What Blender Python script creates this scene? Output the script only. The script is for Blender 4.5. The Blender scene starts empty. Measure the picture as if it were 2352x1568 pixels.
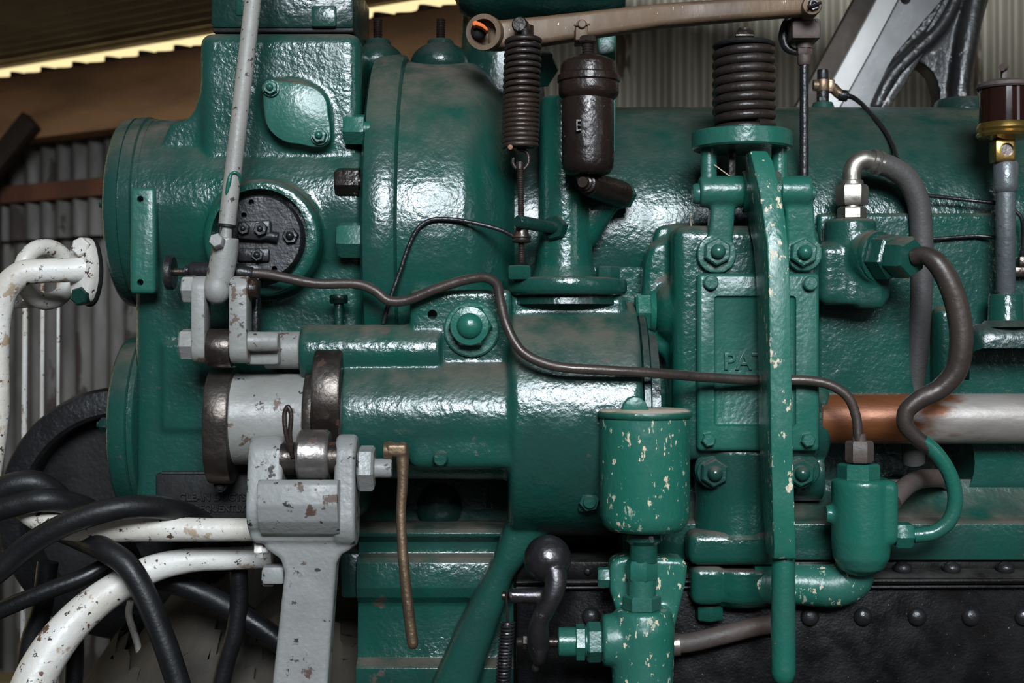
import bpy, bmesh, math, random
from mathutils import Vector, Matrix, Quaternion
random.seed(7)
C = bpy.context.scene.collection
# ---------------------------------------------------------------- camera, world, lights, exposure
S = 0.0007            # metres per photo pixel on the reference plane
D = 3267.0            # camera distance to the reference plane, in the same units (50 mm lens)
ZC = 1.15             # camera height
sc = bpy.context.scene
cam = bpy.data.cameras.new('camera'); cam.lens = 50; cam.sensor_width = 36; cam.sensor_fit = 'HORIZONTAL'
cam.clip_start = 0.02
co = bpy.data.objects.new('camera', cam); C.objects.link(co)
co.location = (0, -D*S, ZC); co.rotation_euler = (math.pi/2, 0, 0)
cam.dof.use_dof = True; cam.dof.focus_distance = (D-200)*S; cam.dof.aperture_fstop = 4.5
sc.camera = co
vs = sc.view_settings
vs.view_transform = 'Standard'; vs.look = 'None'; vs.gamma = 1; vs.use_curve_mapping = False
vs.exposure = -0.1
w = bpy.data.worlds.new('world'); sc.world = w; w.use_nodes = True
nt = w.node_tree; nt.nodes.clear()
wo = nt.nodes.new('ShaderNodeOutputWorld'); bg = nt.nodes.new('ShaderNodeBackground')
tc = nt.nodes.new('ShaderNodeTexCoord'); sx = nt.nodes.new('ShaderNodeSeparateXYZ')
mr = nt.nodes.new('ShaderNodeMapRange'); mr.inputs[1].default_value = 0.1; mr.inputs[2].default_value = 0.6
mx = nt.nodes.new('ShaderNodeMix'); mx.data_type = 'RGBA'
mx.inputs[6].default_value = (0.05, 0.056, 0.064, 1)    # shaded yard in front of the shed
mx.inputs[7].default_value = (1.25, 1.0, 0.52, 1)       # sunlit sky and grass behind the shed
nt.links.new(tc.outputs['Generated'], sx.inputs[0]); nt.links.new(sx.outputs[1], mr.inputs[0])
nt.links.new(mr.outputs[0], mx.inputs[0]); nt.links.new(mx.outputs[2], bg.inputs[0])
nt.links.new(bg.outputs[0], wo.inputs[0]); bg.inputs[1].default_value = 1.0

def area(name, loc, target, sx_, sy_, power, col, spread=180):
    l = bpy.data.lights.new(name, 'AREA'); l.shape = 'RECTANGLE'; l.size = sx_; l.size_y = sy_
    l.energy = power; l.color = col; l.spread = math.radians(spread)
    o = bpy.data.objects.new(name, l); C.objects.link(o); o.location = loc
    o.rotation_euler = (Vector(target)-Vector(loc)).to_track_quat('-Z', 'Y').to_euler()
    return o
area('doorway_daylight', (0.35, -4.62, ZC+2.05), (0.17, 0, ZC-0.05), 2.0, 1.5, 78, (0.84, 0.93, 1.0), 75)
area('side_fill_light', (3.2, -3.4, ZC+0.9), (0, 0, ZC-0.1), 0.9, 1.6, 16, (0.92, 0.96, 1.0))  # weak fill lamp added on the right, no door stands there

# ---------------------------------------------------------------- pixel <-> place
def k(d): return (D-d)/D
def P(px, py, d): return Vector(((px-1176)*k(d)*S, -d*S, ZC+(784-py)*k(d)*S))

def catmull(pts, sub=8, closed=False):
    n = len(pts); out = []
    if n < 3: sub_pts = pts
    rng = range(n) if closed else range(n-1)
    for i in rng:
        if closed: p0, p1, p2, p3 = pts[i-1], pts[i], pts[(i+1) % n], pts[(i+2) % n]
        else:
            p1, p2 = pts[i], pts[i+1]
            p0 = pts[i-1] if i > 0 else p1+(p1-p2)
            p3 = pts[i+2] if i+2 < n else p2+(p2-p1)
        # centripetal keeps bends tight
        t0 = 0; t1 = max((p1-p0).length, 1e-6)**.5; t2 = t1+max((p2-p1).length, 1e-6)**.5; t3 = t2+max((p3-p2).length, 1e-6)**.5
        for j in range(sub):
            t = t1+(t2-t1)*j/sub
            a1 = p0*((t1-t)/(t1-t0))+p1*((t-t0)/(t1-t0)); a2 = p1*((t2-t)/(t2-t1))+p2*((t-t1)/(t2-t1)); a3 = p2*((t3-t)/(t3-t2))+p3*((t-t2)/(t3-t2))
            b1 = a1*((t2-t)/(t2-t0))+a2*((t-t0)/(t2-t0)); b2 = a2*((t3-t)/(t3-t1))+a3*((t-t1)/(t3-t1))
            out.append(b1*((t2-t)/(t2-t1))+b2*((t-t1)/(t2-t1)))
    if not closed: out.append(pts[-1])
    return out

def smooth2(pts, sub=6):
    return [(v.x, v.y) for v in catmull([Vector((a, b, 0)) for a, b in pts], sub, True)]

class B:
    """collects shapes into one mesh; all arguments in photo pixels and depth d (towards the camera)"""
    def __init__(s): s.bm = bmesh.new()
    def add(s, vs, fs):
        v = [s.bm.verts.new(p) for p in vs]
        for f in fs:
            try: s.bm.faces.new([v[i] for i in f])
            except ValueError: pass
        return s
    def merge(s, bm):
        me = bpy.data.meshes.new('t'); bm.to_mesh(me); bm.free(); s.bm.from_mesh(me); bpy.data.meshes.remove(me); return s
    def lathe(s, o, ax, prof, n=40, rot=0.0, ell=1.0):
        ax = ax.normalized(); h = Vector((0, 0, 1)) if abs(ax.z) < .9 else Vector((1, 0, 0))
        e1 = ax.cross(h).normalized(); e2 = ax.cross(e1)
        vs, fs, rings = [], [], []
        for t, r in prof:
            if r < 1e-7: rings.append([len(vs)]); vs.append(o+ax*t)
            else:
                st = len(vs); rings.append(list(range(st, st+n)))
                for i in range(n):
                    a = rot+2*math.pi*i/n
                    vs.append(o+ax*t+(e1*math.cos(a)*ell+e2*math.sin(a))*r)
        for a, b in zip(rings, rings[1:]):
            for i in range(n):
                j = (i+1) % n
                if len(a) == 1 and len(b) == 1: continue
                if len(a) == 1: fs.append((a[0], b[i], b[j]))
                elif len(b) == 1: fs.append((a[i], b[0], a[j]))
                else: fs.append((a[i], b[i], b[j], a[j]))
        if len(rings[0]) > 1: fs.append(rings[0])
        if len(rings[-1]) > 1: fs.append(rings[-1][::-1])
        return s.add(vs, fs)
    def lz(s, px, d, prof, n=40, ell=1.0, rot=0.0):       # vertical axis; prof [(py, r)]
        kk = k(d)*S; o = P(px, 784, d)
        return s.lathe(o, Vector((0, 0, 1)), [((784-y)*kk, r*kk) for y, r in prof][::-1], n, rot, ell)
    def lx(s, py, d, prof, dm=None, n=48, rot=0.0):       # axis along x; prof [(px, r)], px read at depth dm
        if dm is None: dm = d+max(r for _, r in prof)
        o = P(1176, py, d)
        return s.lathe(o, Vector((1, 0, 0)), [((x-1176)*k(dm)*S, r*k(d)*S) for x, r in prof], n, rot)
    def ly(s, px, py, prof, dm=None, n=32, rot=0.0, tilt=None):       # axis towards the camera; prof [(d, r)]
        if dm is None: dm = max(t for t, _ in prof)
        o = P(px, py, dm); o.y = 0
        return s.lathe(o, Vector((0, -1, 0)), [(t*S, r*k(dm)*S) for t, r in prof], n, rot)
    def la(s, p0, p1, prof, n=32, rot=0.0):               # axis from p0 to p1; prof [(t, r)] in px units from p0, t<0 counts from p1
        a, b = P(*p0), P(*p1); kk = k((p0[2]+p1[2])/2)*S
        return s.lathe(a, b-a, [(t*kk, r*kk) for t, r in prof], n, rot)
    def tube(s, pts, r, n=14, sub=8, smooth=True, caps=True, dome=False):
        w = [P(*p[:3]) for p in pts]
        rr = [(r if not isinstance(r, (list, tuple)) else r[i])*k(p[2])*S for i, p in enumerate(pts)]
        if smooth and len(w) > 2:
            path = catmull(w, sub); m = len(w)-1
            rad = []
            for i in range(len(path)):
                f = i/sub; a = min(int(f), m-1); t = f-a; rad.append(rr[a]*(1-t)+rr[a+1]*t)
        else: path, rad = w, rr
        if dome:
            t0 = (path[0]-path[1]).normalized(); t1 = (path[-1]-path[-2]).normalized()
            pre = [(path[0]+t0*rad[0]*math.sin(a), rad[0]*math.cos(a)) for a in (1.45, 1.1, .6)]
            post = [(path[-1]+t1*rad[-1]*math.sin(a), rad[-1]*math.cos(a)) for a in (.6, 1.1, 1.45)]
            path = [p for p, _ in pre]+path+[p for p, _ in post]; rad = [q for _, q in pre]+rad+[q for _, q in post]
        return s.sweep(path, rad, n, caps)
    def sweep(s, path, rad, n=14, caps=True):
        if not isinstance(rad, list): rad = [rad]*len(path)
        tg = [(path[min(i+1, len(path)-1)]-path[max(i-1, 0)]).normalized() for i in range(len(path))]
        h = Vector((0, 0, 1)) if abs(tg[0].z) < .9 else Vector((1, 0, 0))
        u = tg[0].cross(h).normalized(); vs, fs = [], []
        for i, p in enumerate(path):
            if i:
                q = tg[i-1].rotation_difference(tg[i]); u = q @ u
                u = (u-tg[i]*u.dot(tg[i])).normalized()
            v = tg[i].cross(u)
            for j in range(n):
                a = 2*math.pi*j/n; vs.append(p+(u*math.cos(a)+v*math.sin(a))*rad[i])
        for i in range(len(path)-1):
            for j in range(n):
                jj = (j+1) % n; fs.append((i*n+j, i*n+jj, (i+1)*n+jj, (i+1)*n+j))
        if caps: fs.append(tuple(range(n))[::-1]); fs.append(tuple(range((len(path)-1)*n, len(path)*n)))
        return s.add(vs, fs)
    def bev(s, vs, fs, bevel, seg=2, ang=25):
        bm = bmesh.new(); v = [bm.verts.new(p) for p in vs]
        for f in fs: bm.faces.new([v[i] for i in f])
        bmesh.ops.recalc_face_normals(bm, faces=bm.faces)
        if bevel:
            bm.edges.ensure_lookup_table()
            es = [e for e in bm.edges if len(e.link_faces) == 2 and e.calc_face_angle(0) > math.radians(ang)]
            bmesh.ops.bevel(bm, geom=es, offset=bevel*S, segments=seg, profile=.5, affect='EDGES', clamp_overlap=True)
        return s.merge(bm)
    def hexa(s, c8, bevel=4, seg=2):   # 8 corners: 4 back then 4 front
        return s.bev(c8, [(0, 1, 2, 3), (7, 6, 5, 4), (0, 4, 5, 1), (1, 5, 6, 2), (2, 6, 7, 3), (3, 7, 4, 0)], bevel, seg)
    def box(s, x0, x1, y0, y1, d0, d1, bevel=4, seg=2, dm=None):
        dm = d1 if dm is None else dm
        a = P(x0, y1, dm); b = P(x1, y0, dm)
        vs = [Vector((x, -d*S, z)) for d in (d0, d1) for x, z in ((a.x, a.z), (b.x, a.z), (b.x, b.z), (a.x, b.z))]
        return s.hexa(vs, bevel, seg)
    def prism(s, pts, d0, d1, bevel=4, seg=2, dm=None, ang=35):
        dm = d1 if dm is None else dm
        q = [P(x, y, dm) for x, y in pts]; n = len(q)
        vs = [Vector((p.x, -d*S, p.z)) for d in (d0, d1) for p in q]
        fs = [tuple(range(n)), tuple(range(n, 2*n))[::-1]]+[(i, (i+1) % n, n+(i+1) % n, n+i) for i in range(n)]
        return s.bev(vs, fs, bevel, seg, ang)
    def profx(s, prof, x0, x1, dm, bevel=0, seg=2):      # closed profile [(py, d)] pushed along x
        a = P(x0, 784, dm).x; b = P(x1, 784, dm).x; n = len(prof)
        vs = [Vector((x, -d*S, P(0, y, d).z)) for x in (a, b) for y, d in prof]
        fs = [tuple(range(n)), tuple(range(n, 2*n))[::-1]]+[(i, (i+1) % n, n+(i+1) % n, n+i) for i in range(n)]
        return s.bev(vs, fs, bevel, seg, 12)
    def loftz(s, secs, bevel=4, seg=2):                  # rectangles [(py, xl, xr, d0, d1)], xl/xr read at d1
        vs, fs = [], []
        for y, xl, xr, d0, d1 in secs:
            a = P(xl, y, d1); b = P(xr, y, d1)
            vs += [Vector((a.x, -d0*S, a.z)), Vector((b.x, -d0*S, a.z)), Vector((b.x, -d1*S, a.z)), Vector((a.x, -d1*S, a.z))]
        m = len(secs)
        for i in range(m-1):
            for j in range(4): fs.append((i*4+j, i*4+(j+1) % 4, (i+1)*4+(j+1) % 4, (i+1)*4+j))
        fs += [(3, 2, 1, 0), tuple((m-1)*4+j for j in range(4))]
        return s.bev(vs, fs, bevel, seg, 40)
    def loftx(s, secs, bevel=4, seg=2):                  # rectangles [(px, yt, yb, d0, d1)]
        vs, fs = [], []
        for x, yt, yb, d0, d1 in secs:
            a = P(x, yt, d1); b = P(x, yb, d1)
            vs += [Vector((a.x, -d0*S, a.z)), Vector((a.x, -d1*S, a.z)), Vector((a.x, -d1*S, b.z)), Vector((a.x, -d0*S, b.z))]
        m = len(secs)
        for i in range(m-1):
            for j in range(4): fs.append((i*4+j, i*4+(j+1) % 4, (i+1)*4+(j+1) % 4, (i+1)*4+j))
        fs += [(3, 2, 1, 0), tuple((m-1)*4+j for j in range(4))]
        return s.bev(vs, fs, bevel, seg, 40)
    def ball(s, px, py, d, rx, ry=None, rd=None, n=32):
        ry = ry or rx; rd = rd or rx; c = P(px, py, d); kk = k(d)*S
        bm = bmesh.new(); bmesh.ops.create_uvsphere(bm, u_segments=n, v_segments=n//2, radius=1)
        for v in bm.verts: v.co = c+Vector((v.co.x*rx*kk, v.co.y*rd*kk, v.co.z*ry*kk))
        return s.merge(bm)
    def torus(s, c, axis, R, r, n=40, m=12, a0=0.0, a1=2*math.pi, e2s=1.0):
        o = P(*c); kk = k(c[2])*S; ax = Vector(axis).normalized(); h = Vector((0, 0, 1)) if abs(ax.z) < .9 else Vector((1, 0, 0))
        e1 = ax.cross(h).normalized(); e2 = ax.cross(e1)
        full = abs(a1-a0-2*math.pi) < 1e-6
        path = [o+(e1*math.cos(a0+(a1-a0)*i/n)+e2*e2s*math.sin(a0+(a1-a0)*i/n))*R*kk for i in range(n+1)]
        return s.sweep(path, r*kk, m, not full)
    def helix(s, p0, p1, R, r, turns, n=28, m=10):
        a, b = P(*p0), P(*p1); kk = k((p0[2]+p1[2])/2)*S; ax = (b-a).normalized()
        h = Vector((1, 0, 0)); e1 = (h-ax*h.dot(ax)).normalized(); e2 = ax.cross(e1)
        N = int(turns*n); path = [a+(b-a)*i/N+(e1*math.cos(2*math.pi*i/n)+e2*math.sin(2*math.pi*i/n))*R*kk for i in range(N+1)]
        return s.sweep(path, r*kk, m)
    def thread(s, p0, p1, r, pitch=5):                    # threaded rod
        a, b = P(*p0), P(*p1); kk = k((p0[2]+p1[2])/2)*S; L = (b-a).length/kk; n = max(2, int(L/pitch)); prof = []
        for i in range(n): prof += [(i*L/n, r*.84), ((i+.5)*L/n, r)]
        prof.append((L, r*.84))
        return s.lathe(a, b-a, [(t*kk, q*kk) for t, q in prof], 16)
    # fasteners
    def nuty(s, px, py, d, r, h, stud=.45, washer=0, rot=.3, dome=True):
        if washer: s.ly(px, py, [(d, washer), (d+5, washer), (d+7, washer*.96)], d+h); d0 = d+6
        else: d0 = d
        s.ly(px, py, [(d0, r), (d0+h*.82, r), (d0+h, r*.88)], d+h, 6, rot)
        if stud:
            q = r*stud
            s.ly(px, py, [(d0+h-2, q), (d0+h+q*.5, q), (d0+h+q*.9, q*.75), (d0+h+q*1.15, q*.35), (d0+h+q*1.2, 0)] if dome else [(d0+h-2, q), (d0+h+q*.5, q), (d0+h+q*.6, q*.9)], d+h, 20)
        return s
    def hexx(s, py, d, x0, x1, r, dm=None, rot=0.0, ch='lr'):
        e = (x1-x0)*.14
        pr = [(x0, r*.88), (x0+e, r)] if 'l' in ch else [(x0, r)]
        pr += [(x1-e, r), (x1, r*.88)] if 'r' in ch else [(x1, r)]
        return s.lx(py, d, pr, d+r*.87 if dm is None else dm, 6, rot)
    def hexz(s, px, d, y0, y1, r, rot=.26):
        e = (y1-y0)*.12
        return s.lz(px, d, [(y0, r*.9), (y0+e, r), (y1-e, r), (y1, r*.9)], 6, 1.0, rot)
    def text(s, txt, px, py, d, size, ext=3, w=1.0):      # raised lettering facing the camera; px,py = left end of the baseline
        cu = bpy.data.curves.new('t', 'FONT'); cu.body = txt; cu.size = size*k(d)*S*1.4; cu.extrude = ext*S; cu.bevel_depth = 0.9*S; cu.bevel_resolution = 1; cu.resolution_u = 4
        o = bpy.data.objects.new('t', cu); C.objects.link(o); dg = bpy.context.evaluated_depsgraph_get()
        me = bpy.data.meshes.new_from_object(o.evaluated_get(dg)); bpy.data.objects.remove(o); bpy.data.curves.remove(cu)
        M = Matrix.Translation(P(px, py, d)) @ Matrix.Rotation(math.pi/2, 4, 'X') @ Matrix.Diagonal((w, 1, 1, 1))
        me.transform(M); s.bm.from_mesh(me); bpy.data.meshes.remove(me); return s
    # whole-mesh operations
    def _apply(s, setup):
        me = bpy.data.meshes.new('t'); bmesh.ops.recalc_face_normals(s.bm, faces=s.bm.faces); s.bm.to_mesh(me)
        o = bpy.data.objects.new('t', me); C.objects.link(o); ex = setup(o) or []
        dg = bpy.context.evaluated_depsgraph_get(); dg.update()
        m2 = bpy.data.meshes.new_from_object(o.evaluated_get(dg))
        bpy.data.objects.remove(o); bpy.data.meshes.remove(me)
        for e in ex: em = e.data; bpy.data.objects.remove(e); bpy.data.meshes.remove(em)
        s.bm.free(); s.bm = bmesh.new(); s.bm.from_mesh(m2); bpy.data.meshes.remove(m2); return s
    def cast(s, vox=5, it=6, f=.5):                       # blends the shapes into one casting with soft fillets
        def st(o):
            m = o.modifiers.new('r', 'REMESH'); m.mode = 'VOXEL'; m.voxel_size = vox*S; m.use_smooth_shade = True
            q = o.modifiers.new('s', 'SMOOTH'); q.factor = f; q.iterations = it
        s.is_cast = True
        return s._apply(st)
    def cut(s, other):
        def st(o):
            me = bpy.data.meshes.new('c'); bmesh.ops.recalc_face_normals(other.bm, faces=other.bm.faces); other.bm.to_mesh(me)
            c = bpy.data.objects.new('c', me); C.objects.link(c)
            m = o.modifiers.new('b', 'BOOLEAN'); m.operation = 'DIFFERENCE'; m.solver = 'EXACT'; m.object = c
            return [c]
        return s._apply(st)

def finish(o, label, cat, group, kind):
    if label: o['label'] = label
    if cat: o['category'] = cat
    if group: o['group'] = group
    if kind: o['kind'] = kind
    return o
def mesh_from(mb, name, off, mat, ang):
    if not getattr(mb, 'is_cast', False): bmesh.ops.recalc_face_normals(mb.bm, faces=mb.bm.faces)
    me = bpy.data.meshes.new(name); mb.bm.to_mesh(me); mb.bm.free()
    me.transform(Matrix.Translation(-off))
    for p in me.polygons: p.use_smooth = True
    me.set_sharp_from_angle(angle=math.radians(ang)); me.materials.append(M[mat])
    return me
def thing(name, label, cat, at, group=None):
    o = bpy.data.objects.new(name, None); o.empty_display_size = .03; C.objects.link(o); o.location = P(*at)
    return finish(o, label, cat, group, None)
def base_of(o):
    while o.parent: o = o.parent
    return o.location
def part(name, mb, mat, parent, label=None, ang=38):
    o = bpy.data.objects.new(name, mesh_from(mb, name, Vector(base_of(parent)), mat, ang)); C.objects.link(o); o.parent = parent
    return finish(o, label, None, None, None)
def solo(name, label, cat, mb, mat, group=None, kind=None, ang=38):
    vs = [v.co for v in mb.bm.verts]; n = len(vs)
    off = Vector((sum(v.x for v in vs)/n, sum(v.y for v in vs)/n, min(v.z for v in vs)))
    o = bpy.data.objects.new(name, mesh_from(mb, name, off, mat, ang)); o.location = off; C.objects.link(o)
    return finish(o, label, cat, group, kind)
def struct(name, mb, mat, ang=38): return solo(name, None, None, mb, mat, None, 'structure', ang)
def copy_tree(o, delta, label=None):
    kids = list(o.children)
    def cp(a, par):
        c = a.copy(); C.objects.link(c)
        if par: c.parent = par
        for ch in a.children: cp(ch, c)
        return c
    c = cp(o, None); c.location = o.location+delta
    if label: c['label'] = label
    return c

# ---------------------------------------------------------------- materials
M = {}
def mat(name, c1, c2=None, rough=.35, metal=0.0, vscale=7, bump=.25, bscale=110, chips=(), dust=None, dustamt=0.0, rvar=.12, spec=.5, coat=0.0, aniso=None, streak=None):
    """chips: [(colour, scale, threshold, metal, rough)]; dust settles on faces that look up"""
    m = bpy.data.materials.new(name); m.use_nodes = True; n = m.node_tree.nodes; l = m.node_tree.links; n.clear()
    out = n.new('ShaderNodeOutputMaterial'); bs = n.new('ShaderNodeBsdfPrincipled'); l.new(bs.outputs[0], out.inputs[0])
    t = n.new('ShaderNodeTexCoord'); geo = n.new('ShaderNodeNewGeometry'); vec = geo.outputs['Position']
    if aniso:
        mp = n.new('ShaderNodeMapping'); mp.inputs['Scale'].default_value = aniso; l.new(vec, mp.inputs[0]); vec = mp.outputs[0]
    def noise(sc_, det=5, ro=.55, off=0.0):
        q = n.new('ShaderNodeTexNoise'); q.inputs['Scale'].default_value = sc_; q.inputs['Detail'].default_value = det; q.inputs['Roughness'].default_value = ro
        if off:
            a = n.new('ShaderNodeVectorMath'); a.operation = 'ADD'; a.inputs[1].default_value = (off, off*1.7, off*.6); l.new(vec, a.inputs[0]); l.new(a.outputs[0], q.inputs['Vector'])
        else: l.new(vec, q.inputs['Vector'])
        return q.outputs[0]
    def rng(src, a, b, c=0.0, d_=1.0):
        q = n.new('ShaderNodeMapRange'); q.inputs[1].default_value = a; q.inputs[2].default_value = b; q.inputs[3].default_value = c; q.inputs[4].default_value = d_; l.new(src, q.inputs[0]); return q.outputs[0]
    def mixc(f, a, b):
        q = n.new('ShaderNodeMix'); q.data_type = 'RGBA'; l.new(f, q.inputs[0])
        for i, v in ((6, a), (7, b)):
            if isinstance(v, tuple): q.inputs[i].default_value = (*v, 1)
            else: l.new(v, q.inputs[i])
        return q.outputs[2]
    def mixf(f, a, b):
        q = n.new('ShaderNodeMix'); q.data_type = 'FLOAT'; l.new(f, q.inputs[0])
        for i, v in ((2, a), (3, b)):
            if isinstance(v, (int, float)): q.inputs[i].default_value = v
            else: l.new(v, q.inputs[i])
        return q.outputs[0]
    c2 = c2 or tuple(x*.6 for x in c1)
    col = mixc(rng(noise(vscale), .38, .64), c1, c2)
    ro = rng(noise(vscale*3.1, off=3.3), .3, .7, max(.05, rough-rvar), min(1, rough+rvar)); me = metal; hgt = None
    for i, (cc, cs, th, cm, cr) in enumerate(chips):
        f = rng(noise(cs, 8, .62, 5+i*2.3), th, th+.025)
        col = mixc(f, col, cc); ro = mixf(f, ro, cr); me = mixf(f, me, cm)
    if dust:
        sz = n.new('ShaderNodeSeparateXYZ'); l.new(geo.outputs['Normal'], sz.inputs[0])
        up = rng(sz.outputs[2], .25, .95); mu = n.new('ShaderNodeMath'); mu.operation = 'MULTIPLY'; l.new(up, mu.inputs[0])
        l.new(rng(noise(16, 6, .6, 9.1), .3, .62, 0, dustamt), mu.inputs[1])
        col = mixc(mu.outputs[0], col, dust); ro = mixf(mu.outputs[0], ro, .8)
    l.new(col, bs.inputs['Base Color']) 
    l.new(ro, bs.inputs['Roughness'])
    if isinstance(me, float) or isinstance(me, int): bs.inputs['Metallic'].default_value = me
    else: l.new(me, bs.inputs['Metallic'])
    bs.inputs['Specular IOR Level'].default_value = spec
    if coat: bs.inputs['Coat Weight'].default_value = coat; bs.inputs['Coat Roughness'].default_value = .12
    if bump:
        b = n.new('ShaderNodeBump'); b.inputs['Strength'].default_value = bump; b.inputs['Distance'].default_value = .003
        ad = n.new('ShaderNodeMath'); ad.operation = 'ADD'; l.new(noise(bscale, 3, .5, 1.1), ad.inputs[0])
        l.new(rng(noise(bscale*.28, 2, .5, 2.2), 0, 1, 0, 1.3), ad.inputs[1]); l.new(ad.outputs[0], b.inputs['Height']); l.new(b.outputs[0], bs.inputs['Normal'])
    M[name] = m; return m
CHIP = (.42, .30, .20)
DUST = (.085, .07, .055)
mat('green', (.005, .056, .040), (.012, .044, .036), .22, bump=.27, bscale=150, rvar=.07, dust=DUST, dustamt=1.1, chips=[((.05, .042, .034), 13, .665, 0, .6)])
mat('green_clean', (.010, .095, .068), (.022, .085, .066), .3, bump=.22, bscale=150, rvar=.07, chips=[((.30, .16, .10), 34, .70, 0, .6)])
mat('green_chipped', (.011, .102, .071), (.022, .10, .076), .33, bump=.25, bscale=170, chips=[((.55, .45, .32), 95, .612, 0, .6), ((.30, .34, .25), 40, .63, 0, .5)], aniso=(1, 1, .55))
mat('green_lid', (.008, .072, .049), (.014, .078, .057), .38, bump=.25, bscale=120, dust=(.40, .32, .25), dustamt=1.6, chips=[((.55, .45, .32), 60, .64, 0, .6)])
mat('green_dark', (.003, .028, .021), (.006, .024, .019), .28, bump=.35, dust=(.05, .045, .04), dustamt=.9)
mat('green_jacket', (.004, .043, .032), (.009, .038, .031), .26, bump=.3, bscale=170, dust=DUST, dustamt=.5)
mat('black_iron', (.008, .008, .009), (.014, .013, .014), .36, bump=.35, bscale=150)
mat('black_matt', (.007, .007, .0075), (.012, .0115, .0115), .55, bump=.3, spec=.25)
mat('plate_black', (.013, .012, .014), (.022, .02, .022), .5, bump=.4, bscale=220)
mat('tank_black', (.0028, .0026, .0028), (.0055, .0048, .0048), .3, bump=.10, bscale=260, spec=.16, chips=[((.16, .15, .15), 200, .69, 0, .7)], dust=(.06, .055, .05), dustamt=.7)
mat('spring_steel', (.020, .015, .014), (.035, .022, .017), .42, metal=.3, bump=.25, bscale=180)
mat('brown_iron', (.020, .0115, .0095), (.012, .008, .0068), .33, metal=.25, bump=.4, bscale=130, chips=[((.13, .075, .05), 60, .66, .2, .6)])
mat('steel_dark', (.11, .095, .085), (.05, .038, .032), .36, metal=.85, bump=.2, bscale=160, chips=[((.06, .03, .02), 26, .6, .3, .6)])
mat('steel', (.30, .28, .27), (.16, .13, .115), .33, metal=.85, bump=.2, bscale=160, chips=[((.10, .06, .045), 30, .63, .4, .5)])
mat('grey_paint', (.23, .225, .21), (.17, .165, .15), .48, bump=.25, chips=[((.10, .065, .05), 30, .60, .1, .6), ((.03, .026, .024), 60, .645, .2, .6)])
mat('grey_lever', (.225, .225, .217), (.17, .17, .16), .45, bump=.28, bscale=130, chips=[((.075, .045, .033), 20, .595, .1, .6), ((.022, .018, .016), 42, .615, .1, .6)])
mat('grey_rod', (.25, .235, .215), (.20, .185, .17), .5, bump=.2, chips=[((.035, .028, .025), 75, .625, 0, .6), ((.02, .018, .017), 160, .64, 0, .6)])
mat('white_paint', (.64, .61, .57), (.50, .45, .39), .45, bump=.3, chips=[((.36, .27, .19), 12, .585, 0, .6), ((.10, .055, .035), 34, .622, 0, .6), ((.03, .022, .018), 80, .615, 0, .6)])
mat('nickel', (.46, .42, .37), (.34, .30, .26), .34, metal=.9, bump=.12)
mat('bronze', (.20, .135, .085), (.13, .085, .055), .42, metal=.75, bump=.2, bscale=170)
mat('bronze_arm', (.125, .074, .040), (.075, .044, .026), .6, metal=.15, bump=.22, bscale=150, chips=[((.24, .17, .12), 150, .66, .6, .4)], aniso=(1, 1, .35))
mat('brass', (.42, .27, .08), (.24, .15, .05), .3, metal=.9, bump=.12)
mat('copper_pipe', (.040, .030, .027), (.065, .048, .040), .4, metal=.35, bump=.2, chips=[((.28, .20, .13), 90, .70, 0, .6)])
mat('iron_fitting', (.075, .052, .044), (.055, .045, .042), .6, metal=.1, bump=.3)
mat('rubber', (.006, .006, .007), (.010, .0095, .010), .42, bump=.15, bscale=200, spec=.3)
mat('rubber_grey', (.058, .053, .050), (.040, .036, .034), .62, bump=.2, bscale=200)
mat('rust', (.17, .048, .018), (.26, .09, .03), .5, metal=.25, bump=.25, chips=[((.36, .30, .26), 22, .62, .7, .4)], aniso=(.5, 1, 1))
mat('shaft_grey', (.38, .34, .315), (.24, .21, .19), .42, metal=.4, bump=.2, chips=[((.28, .09, .03), 14, .64, .2, .6), ((.05, .03, .025), 60, .68, .2, .6)], aniso=(.5, 1, 1))
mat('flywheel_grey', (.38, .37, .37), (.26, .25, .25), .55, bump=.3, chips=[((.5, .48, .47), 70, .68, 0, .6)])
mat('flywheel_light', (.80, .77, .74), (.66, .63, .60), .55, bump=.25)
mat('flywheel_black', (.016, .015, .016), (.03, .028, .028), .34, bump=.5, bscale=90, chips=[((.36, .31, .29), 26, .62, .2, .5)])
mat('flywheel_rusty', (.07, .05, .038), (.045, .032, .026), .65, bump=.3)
mat('tin_wall', (.40, .36, .28), (.22, .185, .135), .6, metal=.15, bump=.15, vscale=5, chips=[((.10, .065, .04), 6, .62, 0, .8)], aniso=(1.6, 1.6, .3))
mat('tin_rusty', (.15, .135, .12), (.07, .06, .053), .6, metal=.2, bump=.2, vscale=6, chips=[((.045, .032, .026), 7, .56, 0, .8)], aniso=(1.6, 1.6, .4))
mat('tin_roof', (.42, .34, .22), (.30, .24, .16), .6, metal=.2, bump=.15, vscale=3)
mat('timber', (.62, .32, .145), (.34, .175, .085), .75, bump=.35, bscale=60, vscale=4, aniso=(.35, 1, 2.4))
mat('timber_dark', (.06, .035, .022), (.035, .022, .015), .8, bump=.35, vscale=4)
mat('timber_red', (.20, .075, .038), (.11, .045, .025), .75, bump=.3, vscale=5)
mat('dirt', (.075, .060, .045), (.028, .024, .02), .95, bump=.9, bscale=60, vscale=6)
mat('hole_dark', (.004, .004, .004), (.004, .004, .004), .9, bump=0)
mat('orange_rag', (.62, .13, .02), (.5, .09, .015), .7, bump=.3)
mat('gasket', (.30, .16, .09), (.2, .1, .06), .8, bump=.1)
mat('straw', (.5, .4, .28), (.4, .32, .2), .8, bump=0)
m = mat('amber_glass', (.035, .012, .008), (.02, .008, .006), .08, bump=0, rvar=.02); m.node_tree.nodes['Principled BSDF'].inputs['Transmission Weight'].default_value = .55

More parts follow.
